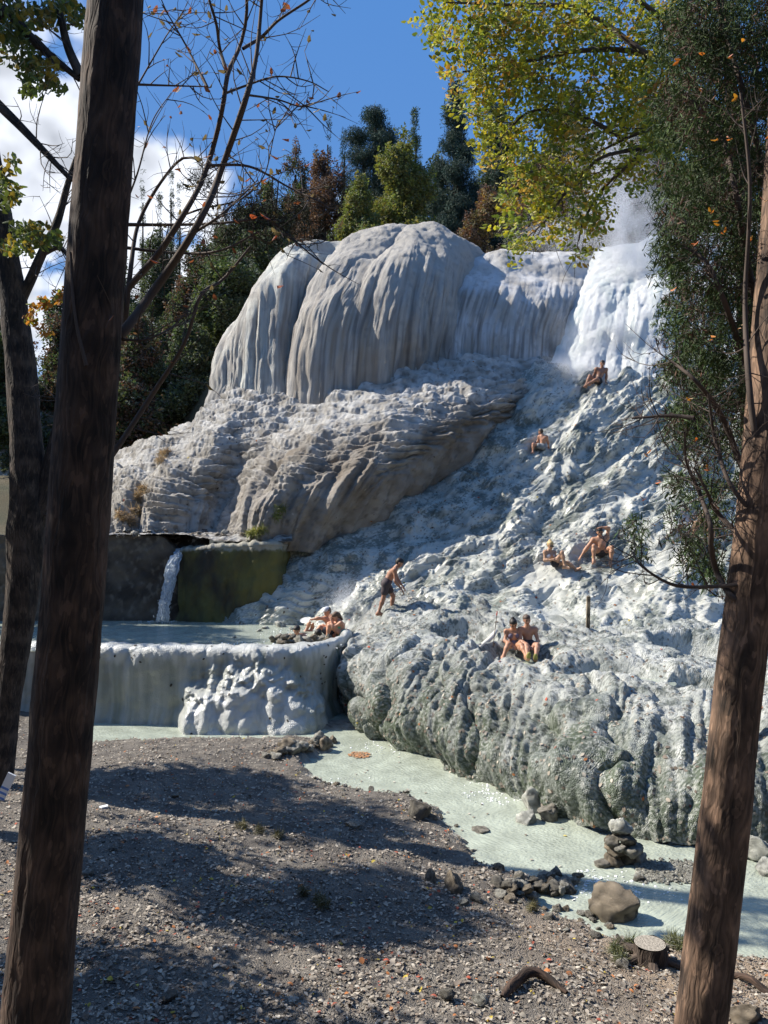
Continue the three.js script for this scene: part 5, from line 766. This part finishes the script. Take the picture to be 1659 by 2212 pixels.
function person(o) {
  const g = thing('person', o.label, 'person', o.group), S = o.size ?? 1, B = (o.build ?? 1) * S, skin = o.skin ?? [0.40, 0.225, 0.145]; g.position.copy(o.at);
  const pel = vv(o.pelvis), chest = vv(o.chest), neck = vv(o.neck), head = vv(o.head), look = vv(o.look ?? [0, 0, 1]).normalize(), sh = o.shoulders.map(vv), up = head.clone().sub(neck).normalize();
  const axis = o.hips ? vv(o.hips).normalize() : sh[1].clone().sub(sh[0]).normalize(), hipW = 0.085 * B, hip = [pel.clone().addScaledVector(axis, -hipW), pel.clone().addScaledVector(axis, hipW)];
  const waist = pel.clone().lerp(chest, 0.5), fem = o.female ? 0.9 : 1, rib0 = chest.clone().lerp(waist, 0.25);
  const bones = [bone(hip[0], hip[1], 0.105 * B), bone(pel, waist, 0.115 * B, 0.102 * B * fem), bone(waist, rib0, 0.102 * B * fem, 0.115 * B)];
  for (const k of [0, 1]) bones.push(bone(rib0.clone().lerp(sh[k], 0.12), chest.clone().lerp(sh[k], 0.45), 0.105 * B, 0.09 * B * fem), bone(chest.clone().lerp(sh[k], 0.4), sh[k], 0.085 * B * fem, 0.062 * B * fem), bone(neck.clone().lerp(chest, 0.25), sh[k], 0.05 * S, 0.05 * S));
  bones.push(bone(neck.clone().lerp(chest, 0.3), neck, 0.06 * S, 0.052 * S), bone(neck, head, 0.052 * S, 0.055 * S));
  const hands = [];
  [o.armL, o.armR].forEach((a, k) => { if (!a) return; const [e, w, t] = a.map(vv), tip = t ?? w.clone().add(w.clone().sub(e).normalize().multiplyScalar(0.17 * S)); bones.push(bone(sh[k], e, 0.05 * B * fem, 0.040 * B * fem), bone(e, e.clone().lerp(w, 0.3), 0.041 * B * fem, 0.042 * B * fem), bone(e.clone().lerp(w, 0.3), w, 0.042 * B * fem, 0.027 * S)); hands.push([w, tip, e]); });
  const legs = [];
  [o.legL, o.legR].forEach((a, k) => { if (!a) return; const [kn, an, toe] = a.map(vv), calf = kn.clone().lerp(an, 0.3), heel = an.clone().add(an.clone().sub(toe).setY(0).normalize().multiplyScalar(0.045 * S)).add(V(0, -0.045 * S, 0)); bones.push(bone(hip[k], kn, 0.088 * B, 0.056 * S), bone(kn, calf, 0.054 * S, 0.056 * B), bone(calf, an, 0.056 * B, 0.036 * S), bone(an, toe, 0.04 * S, 0.024 * S), bone(heel, toe, 0.034 * S, 0.026 * S), bone(heel, an, 0.034 * S, 0.036 * S)); legs.push([hip[k], kn, an, toe, heel]); });
  if (o.belly) bones.push(bone(waist.clone().addScaledVector(look, 0.05), waist.clone().addScaledVector(look, 0.055).add(V(0, 0.05, 0)), 0.10 * B));
  if (o.female) for (const k of [0, 1]) { const c = chest.clone().lerp(sh[k], 0.42).addScaledVector(vv(o.front ?? o.look ?? [0, 0, 1]).normalize(), 0.075 * S).add(V(0, -0.04 * S, 0)); bones.push(bone(c, c.clone().add(V(0, -0.015, 0)), 0.055 * S)); }
  const parts = [boneMesh(bones, 0.0145, 0.045)];
  // head: skull, jaw, nose, brow, lips, ears
  const right = new THREE.Vector3().crossVectors(up, look).normalize(), fwd = new THREE.Vector3().crossVectors(right, up).normalize(), H = (r, u, f) => head.clone().addScaledVector(right, r * S).addScaledVector(up, u * S).addScaledVector(fwd, f * S);
  const hb = [bone(H(0, 0.025, -0.02), H(0, 0.03, 0.012), 0.083 * S), bone(H(0, -0.01, 0.01), H(0, -0.075, 0.045), 0.068 * S, 0.045 * S), bone(H(-0.028, -0.02, 0.045), H(0.028, -0.02, 0.045), 0.04 * S), bone(H(0, 0.012, 0.083), H(0, -0.028, 0.103), 0.009 * S, 0.015 * S), bone(H(-0.03, 0.026, 0.075), H(0.03, 0.026, 0.075), 0.014 * S), bone(H(-0.02, -0.056, 0.08), H(0.02, -0.056, 0.08), 0.011 * S), bone(H(-0.078, 0.01, -0.005), H(-0.083, -0.02, 0.002), 0.016 * S, 0.011 * S), bone(H(0.078, 0.01, -0.005), H(0.083, -0.02, 0.002), 0.016 * S, 0.011 * S)];
  parts.push(boneMesh(hb, 0.0065, 0.018));
  for (const [w, tip, e] of hands) {
    const d = tip.clone().sub(w).normalize(), a = w.clone().sub(e).normalize(), n0 = Math.abs(d.y) > 0.8 ? V(0, 0, 1) : V(0, 1, 0), s = new THREE.Vector3().crossVectors(d, n0).normalize(), n = new THREE.Vector3().crossVectors(s, d).normalize(), L = 0.19 * S, Q = (l, x, y) => w.clone().addScaledVector(d, l * L).addScaledVector(s, x * S).addScaledVector(n, y * S), hbn = [bone(w.clone().addScaledVector(a, -0.02), Q(0.15, 0, 0), 0.027 * S, 0.025 * S)];
    for (const x of [-0.024, 0, 0.024]) hbn.push(bone(Q(0.08, x * 0.6, 0), Q(0.45, x, 0), 0.018 * S, 0.016 * S));
    [[-0.032, 0.78], [-0.011, 0.97], [0.011, 1.0], [0.032, 0.93]].forEach(([x, l]) => hbn.push(bone(Q(0.45, x, 0), Q(mix(0.45, l, 0.5), x * 1.15, -0.006), 0.0095 * S, 0.009 * S), bone(Q(mix(0.45, l, 0.5), x * 1.15, -0.006), Q(l, x * 1.2, -0.028), 0.009 * S, 0.0075 * S)));
    hbn.push(bone(Q(0.12, 0.024, 0), Q(0.36, 0.052, -0.01), 0.014 * S, 0.011 * S), bone(Q(0.36, 0.052, -0.01), Q(0.55, 0.056, -0.022), 0.010 * S, 0.0085 * S));
    parts.push(boneMesh(hbn, 0.006, 0.008));
  }
  const eyes = [H(-0.03, 0.008, 0.085), H(0.03, 0.008, 0.085)], brows = [H(-0.03, 0.03, 0.09), H(0.03, 0.03, 0.09)], mouth = H(0, -0.056, 0.09);
  add('body', paint(mergeGeometries(parts), (x, y, z) => { const q = V(x, y, z); let c = skin; for (const e of eyes) if (q.distanceTo(e) < 0.014 * S) c = [0.04, 0.03, 0.025]; for (const e of brows) if (q.distanceTo(e) < 0.013 * S) c = o.hair?.c ?? skin; if (q.distanceTo(mouth) < 0.017 * S) c = [skin[0] * 0.85, skin[1] * 0.55, skin[2] * 0.55]; const v = 1 + 0.12 * N3(x * 7, y * 7, z * 7); return [c[0] * v, c[1] * v, c[2] * v]; }), skinMat, g);
  if (o.hair) {
    const hh = [bone(H(0, 0.05, -0.035), H(0, 0.055, 0.005), 0.086 * S), bone(H(0, 0.0, -0.045), H(0, 0.04, -0.04), 0.078 * S, 0.085 * S)];
    if (o.hair.bun) hh.push(bone(H(0, 0.125, -0.06), H(0, 0.135, -0.06), 0.045 * S)); if (o.hair.tail) hh.push(bone(H(0, 0.0, -0.10), H(0, -0.16, -0.10), 0.055 * S, 0.03 * S)); if (o.hair.long) hh.push(bone(H(-0.05, 0, -0.05), H(-0.06, -0.17, -0.04), 0.06 * S, 0.05 * S), bone(H(0.05, 0, -0.05), H(0.06, -0.17, -0.04), 0.06 * S, 0.05 * S));
    add('hair', boneMesh(hh, 0.009, 0.03), mat(o.hair.c, 0.6), g);
  }
  if (o.glasses) add('sunglasses', mergeGeometries([boneMesh([bone(H(-0.05, 0.008, 0.098), H(-0.016, 0.008, 0.104), 0.019 * S)], 0.006, 0.01), boneMesh([bone(H(0.05, 0.008, 0.098), H(0.016, 0.008, 0.104), 0.019 * S)], 0.006, 0.01)]), mat([0.02, 0.025, 0.03], 0.1), g);
  if (o.cap) add('cap', boneMesh([bone(H(0, 0.06, -0.025), H(0, 0.065, 0.01), 0.088 * S), bone(H(-0.03, 0.065, 0.09), H(0.03, 0.065, 0.09), 0.018 * S)], 0.009, 0.03), cloth(o.cap), g);
  if (o.shorts) { const f = o.shorts.len ?? 0.5, e = o.shorts.loose ?? 0.014, b = [bone(hip[0], hip[1], 0.105 * B + e), bone(pel, pel.clone().lerp(waist, 0.5), 0.115 * B + e, 0.112 * B + e)]; for (const [h, k] of legs) b.push(bone(h, h.clone().lerp(k, f), 0.088 * B + e, mix(0.088 * B, 0.06 * S, f) + e * 1.6)); add(o.shorts.name ?? 'swim_shorts', boneMesh(b, 0.013, 0.03), cloth(o.shorts.c), g); }
  if (o.top) { const b = []; const fr = vv(o.front ?? o.look ?? [0, 0, 1]).normalize(); for (const k of [0, 1]) { const c = chest.clone().lerp(sh[k], 0.42).addScaledVector(fr, 0.08 * S).add(V(0, -0.04 * S, 0)); b.push(bone(c, c.clone().add(V(0, -0.015, 0)), 0.058 * S), bone(c.clone().addScaledVector(fr, 0.02), neck.clone().lerp(sh[k], 0.35).addScaledVector(fr, 0.03), 0.012 * S)); } b.push(bone(chest.clone().lerp(sh[0], 0.5).add(V(0, -0.07 * S, 0)).addScaledVector(fr, 0.05), chest.clone().lerp(sh[1], 0.5).add(V(0, -0.07 * S, 0)).addScaledVector(fr, 0.05), 0.07 * S)); add('bikini_top', boneMesh(b, 0.012, 0.02), cloth(o.top), g); }
  if (o.shoes) for (const [, , an, toe, heel] of legs) add('shoe', boneMesh([bone(heel, toe, 0.046 * S, 0.042 * S), bone(an.clone().lerp(heel, 0.6), toe.clone().lerp(an, 0.4), 0.044 * S)], 0.011, 0.03), cloth(o.shoes), g);
  return g;
}
const DARKHAIR = [0.018, 0.013, 0.01], BLACK = [0.02, 0.02, 0.024];
const seat = (px, py, dy = 0.0) => hit(px, py).clone().add(V(0, dy, 0.10));
person({ label: 'man in dark trunks sitting high on the slope under the fall, leaning on his hands', at: seat(1290, 830), pelvis: [0, 0.09, 0], chest: [0.10, 0.42, -0.03], neck: [0.15, 0.60, -0.02], head: [0.165, 0.745, 0.01], look: [-0.1, 0, 1], shoulders: [[-0.05, 0.555, -0.02], [0.32, 0.54, -0.03]], armL: [[-0.13, 0.33, -0.10], [-0.16, 0.12, -0.16]], armR: [[0.34, 0.29, -0.06], [0.31, 0.09, -0.08], [0.36, 0.0, 0.02]], legL: [[-0.33, 0.27, 0.13], [-0.50, -0.10, 0.18], [-0.58, -0.15, 0.30]], legR: [[-0.12, 0.12, 0.34], [-0.42, -0.04, 0.36], [-0.52, -0.10, 0.42]], hips: [0.7, 0, -0.5], hair: { c: DARKHAIR }, shorts: { c: [0.03, 0.025, 0.025], len: 0.35 }, skin: [0.30, 0.15, 0.09] });
person({ label: 'boy in grey shorts sitting on the slope with his back turned', at: seat(1170, 972), size: 0.8, pelvis: [0, 0.09, 0], chest: [0.04, 0.37, 0.01], neck: [0.0, 0.50, 0], head: [-0.045, 0.615, -0.02], look: [-0.8, -0.2, -0.5], front: [-0.6, 0, -0.7], shoulders: [[-0.09, 0.46, -0.05], [0.145, 0.44, 0.05]], armL: [[-0.13, 0.29, -0.12], [-0.21, 0.22, -0.14]], armR: [[0.20, 0.28, 0.0], [0.24, 0.14, -0.08]], legL: [[-0.30, 0.19, -0.10], [-0.36, -0.10, -0.08], [-0.45, -0.14, -0.08]], legR: [[-0.32, 0.19, 0.08], [-0.34, -0.10, 0.10], [-0.44, -0.14, 0.12]], hips: [0.2, 0, 1], hair: { c: [0.05, 0.035, 0.025] }, shorts: { c: [0.22, 0.23, 0.23], len: 0.45, loose: 0.02 }, skin: [0.46, 0.23, 0.14] });
person({ label: 'blonde woman in sunglasses and pale bikini reclining on the slope', at: seat(1200, 1224), female: true, pelvis: [-0.03, 0.10, 0], chest: [-0.20, 0.34, -0.02], neck: [-0.20, 0.50, 0], head: [-0.18, 0.635, 0.03], look: [0.4, -0.1, 1], shoulders: [[-0.34, 0.44, 0.03], [-0.05, 0.43, -0.04]], armL: [[-0.36, 0.20, 0.10], [-0.15, 0.22, 0.20]], armR: [[-0.02, 0.22, 0.05], [-0.12, 0.24, 0.22]], legL: [[0.13, 0.43, 0.18], [0.20, 0.04, 0.25], [0.31, -0.02, 0.32]], legR: [[0.34, 0.12, -0.02], [0.60, -0.08, 0.06], [0.70, -0.02, 0.14]], hips: [0.3, 0, -1], hair: { c: [0.50, 0.36, 0.16], bun: true }, glasses: true, top: [0.55, 0.55, 0.58], shorts: { name: 'bikini_bottom', c: BLACK, len: 0.08, loose: 0.006 }, skin: [0.44, 0.26, 0.16] });
person({ label: 'stout bather in black swimwear sitting with one arm over the head', at: seat(1299, 1200), build: 1.22, belly: true, pelvis: [-0.02, 0.12, 0], chest: [-0.05, 0.42, 0.0], neck: [-0.08, 0.58, 0.02], head: [-0.09, 0.70, 0.05], look: [-0.15, 0, 1], shoulders: [[-0.27, 0.48, 0], [0.14, 0.53, 0]], armL: [[-0.47, 0.24, 0.05], [-0.64, 0.02, 0.10]], armR: [[0.19, 0.82, 0.02], [-0.03, 0.85, 0.06], [-0.17, 0.83, 0.07]], legL: [[-0.34, 0.30, 0.36], [-0.36, -0.12, 0.42], [-0.42, -0.20, 0.54]], legR: [[0.20, 0.27, 0.36], [0.13, -0.20, 0.42], [0.10, -0.28, 0.54]], hair: { c: DARKHAIR }, shorts: { name: 'swim_briefs', c: BLACK, len: 0.12, loose: 0.008 }, skin: [0.42, 0.22, 0.13] });
person({ label: 'man in brown trunks stooping as he walks over the shelf', at: hit(818, 1326).clone().add(V(0, 0.0, 0.28)), pelvis: [0.20, 0.86, 0], chest: [0.37, 1.15, 0], neck: [0.49, 1.32, 0], head: [0.575, 1.43, 0], look: [0.85, -0.35, 0.1], shoulders: [[0.44, 1.25, -0.17], [0.44, 1.25, 0.17]], hips: [0, 0, 1], armL: [[0.52, 0.97, -0.20], [0.65, 0.80, -0.16]], armR: [[0.46, 0.95, 0.22], [0.60, 0.76, 0.18]], legL: [[0.40, 0.52, -0.10], [0.35, 0.13, -0.10], [0.49, 0.05, -0.12]], legR: [[0.13, 0.47, 0.10], [0.00, 0.08, 0.10], [0.16, 0.02, 0.12]], hair: { c: DARKHAIR }, shorts: { c: [0.055, 0.04, 0.045], len: 0.55, loose: 0.022 }, skin: [0.34, 0.17, 0.105] });
person({ label: 'dark-haired woman with a top knot sitting left in the couple', at: seat(1105, 1401), female: true, pelvis: [0.03, 0.10, 0], chest: [0.03, 0.35, -0.02], neck: [0.03, 0.50, 0.01], head: [0.02, 0.605, 0.06], look: [0.05, -0.45, 1], front: [0, 0, 1], shoulders: [[-0.14, 0.43, 0], [0.19, 0.43, 0]], armL: [[-0.19, 0.22, 0.10], [-0.06, 0.14, 0.26]], armR: [[0.18, 0.22, 0.10], [0.14, 0.14, 0.30]], legL: [[-0.16, 0.18, 0.42], [-0.30, -0.10, 0.55], [-0.34, -0.14, 0.68]], legR: [[0.16, 0.16, 0.42], [0.22, -0.06, 0.70], [0.23, 0.0, 0.80]], hair: { c: DARKHAIR, bun: true }, top: [0.16, 0.14, 0.20], shorts: { name: 'bikini_bottom', c: [0.16, 0.14, 0.20], len: 0.08, loose: 0.006 }, skin: [0.44, 0.22, 0.13] });
person({ label: 'man with yellow-soled sandals sitting right in the couple', at: seat(1139, 1402), pelvis: [0, 0.11, 0], chest: [-0.01, 0.41, -0.03], neck: [-0.02, 0.57, 0], head: [-0.03, 0.71, 0.02], look: [0.1, -0.1, 1], shoulders: [[-0.19, 0.49, 0], [0.17, 0.49, 0]], armL: [[-0.20, 0.23, 0.12], [-0.05, 0.15, 0.36]], armR: [[0.22, 0.22, 0.10], [0.06, 0.15, 0.36]], legL: [[-0.11, 0.17, 0.44], [-0.14, -0.06, 0.80], [-0.13, 0.06, 0.90]], legR: [[0.15, 0.18, 0.42], [0.04, -0.08, 0.76], [0.02, 0.02, 0.88]], hair: { c: [0.09, 0.06, 0.045] }, shorts: { c: [0.05, 0.045, 0.05], len: 0.35 }, shoes: [0.22, 0.21, 0.06], skin: [0.42, 0.22, 0.14] });
{
  const p = onLevel(712, 1370, POOL); person({ label: 'man in a pale cap sitting in the pool, stretching his arm out', at: p, pelvis: [0, 0.05, -0.10], chest: [0.0, 0.32, -0.12], neck: [-0.03, 0.48, -0.10], head: [-0.07, 0.60, -0.08], look: [-0.8, -0.1, 0.6], shoulders: [[-0.14, 0.42, -0.06], [0.12, 0.42, -0.16]], armL: [[-0.30, 0.44, 0.06], [-0.44, 0.42, 0.10], [-0.56, 0.40, 0.12]], armR: [[0.20, 0.20, -0.1], [0.15, 0.02, 0.0]], legL: [[-0.26, 0.19, -0.02], [-0.42, -0.05, 0.05], [-0.52, -0.08, 0.08]], legR: [[-0.20, 0.18, -0.25], [-0.38, -0.08, -0.2], [-0.48, -0.1, -0.2]], hips: [0.4, 0, -0.9], cap: [0.52, 0.54, 0.57], hair: { c: [0.12, 0.10, 0.08] }, shorts: { c: [0.04, 0.045, 0.06], len: 0.4 }, skin: [0.52, 0.26, 0.16] });
  const disc = new THREE.LatheGeometry([[0, 0.0], [0.10, 0.0], [0.125, 0.012], [0.13, 0.026], [0.122, 0.024], [0.10, 0.010], [0, 0.008]].map(([x, y]) => new THREE.Vector2(x, y)), 32), w = add('white_disc', disc, mat([0.8, 0.78, 0.73], 0.6)); w.position.copy(p).add(V(-0.66, 0.38, 0.13)); w.rotation.set(0.5, 0, 0.1); tag(w, 'white plate-like disc held out by the man in the cap', 'disc');
}
person({ label: 'woman in a green bikini sitting in the pool, head bowed into her hands', at: onLevel(736, 1373, POOL), female: true, pelvis: [0.04, 0.06, 0], chest: [-0.01, 0.29, 0.0], neck: [-0.07, 0.42, 0.02], head: [-0.13, 0.51, 0.04], look: [-0.9, -0.5, 0.3], front: [-0.9, 0, 0.2], shoulders: [[-0.08, 0.37, -0.13], [0.01, 0.36, 0.15]], hips: [0.2, 0, 1], armL: [[-0.26, 0.28, -0.10], [-0.25, 0.42, -0.03]], armR: [[-0.20, 0.24, 0.17], [-0.25, 0.42, 0.10]], legL: [[-0.32, 0.30, -0.08], [-0.38, -0.08, -0.05], [-0.48, -0.1, -0.05]], legR: [[-0.30, 0.28, 0.12], [-0.36, -0.08, 0.12], [-0.46, -0.1, 0.12]], hair: { c: [0.10, 0.055, 0.03], tail: true }, top: [0.10, 0.36, 0.25], shorts: { name: 'bikini_bottom', c: [0.10, 0.36, 0.25], len: 0.08, loose: 0.006 }, skin: [0.52, 0.26, 0.16] });
person({ label: 'man lying in the pool behind the stone ring, face towards the camera', at: onLevel(641, 1376, POOL), pelvis: [0.12, -0.10, -0.62], chest: [0.02, -0.06, -0.18], neck: [0.0, 0.05, -0.05], head: [0, 0.17, 0.0], look: [-0.1, -0.1, 1], shoulders: [[-0.19, 0.0, -0.08], [0.19, 0.0, -0.08]], armL: [[-0.26, -0.12, 0.10], [-0.10, -0.12, 0.22]], armR: [[0.26, -0.12, 0.10], [0.10, -0.12, 0.22]], legL: [[0.10, -0.12, -1.05], [0.22, 0.18, -1.1], [0.26, 0.26, -1.0]], legR: [[0.22, -0.12, -1.05], [0.32, 0.10, -1.2], [0.34, 0.2, -1.1]], hair: { c: DARKHAIR }, shorts: { c: BLACK, len: 0.4 }, skin: [0.42, 0.21, 0.13] });
person({ label: 'long dark-haired bather low in the pool at the right of the stone ring', at: onLevel(688, 1381, POOL), female: true, pelvis: [0.0, -0.35, -0.25], chest: [0.0, -0.12, -0.10], neck: [0, 0.03, -0.04], head: [0, 0.15, 0.0], look: [0.1, 0, -1], shoulders: [[0.16, -0.03, -0.06], [-0.16, -0.03, -0.06]], armL: [[0.26, -0.14, -0.2], [0.2, -0.2, -0.4]], armR: [[-0.26, -0.14, -0.2], [-0.2, -0.2, -0.4]], legL: [[0.1, -0.3, -0.7], [0.1, -0.5, -1.0], [0.1, -0.5, -1.1]], legR: [[-0.1, -0.3, -0.7], [-0.1, -0.5, -1.0], [-0.1, -0.5, -1.1]], hair: { c: DARKHAIR, long: true }, top: BLACK, shorts: { name: 'bikini_bottom', c: BLACK, len: 0.08, loose: 0.006 } });
person({ label: 'bather sitting far right on the slope, half hidden behind the juniper', at: seat(1512, 1150), pelvis: [0.0, 0.10, 0], chest: [0.12, 0.38, -0.05], neck: [0.14, 0.54, -0.03], head: [0.13, 0.67, 0], look: [-0.5, 0, 1], shoulders: [[-0.03, 0.47, 0.0], [0.30, 0.46, -0.05]], armL: [[-0.14, 0.26, 0.1], [-0.2, 0.08, 0.15]], armR: [[0.36, 0.22, -0.05], [0.34, 0.02, -0.05]], legL: [[-0.26, 0.30, 0.25], [-0.34, -0.06, 0.30], [-0.42, -0.1, 0.4]], legR: [[0.06, 0.32, 0.36], [0.04, -0.06, 0.45], [0.02, -0.1, 0.56]], hips: [0.8, 0, -0.4], hair: { c: DARKHAIR }, shorts: { c: [0.05, 0.06, 0.10], len: 0.4 }, skin: [0.46, 0.25, 0.16] });
console.log('people done');
renderer.render(scene, camera);
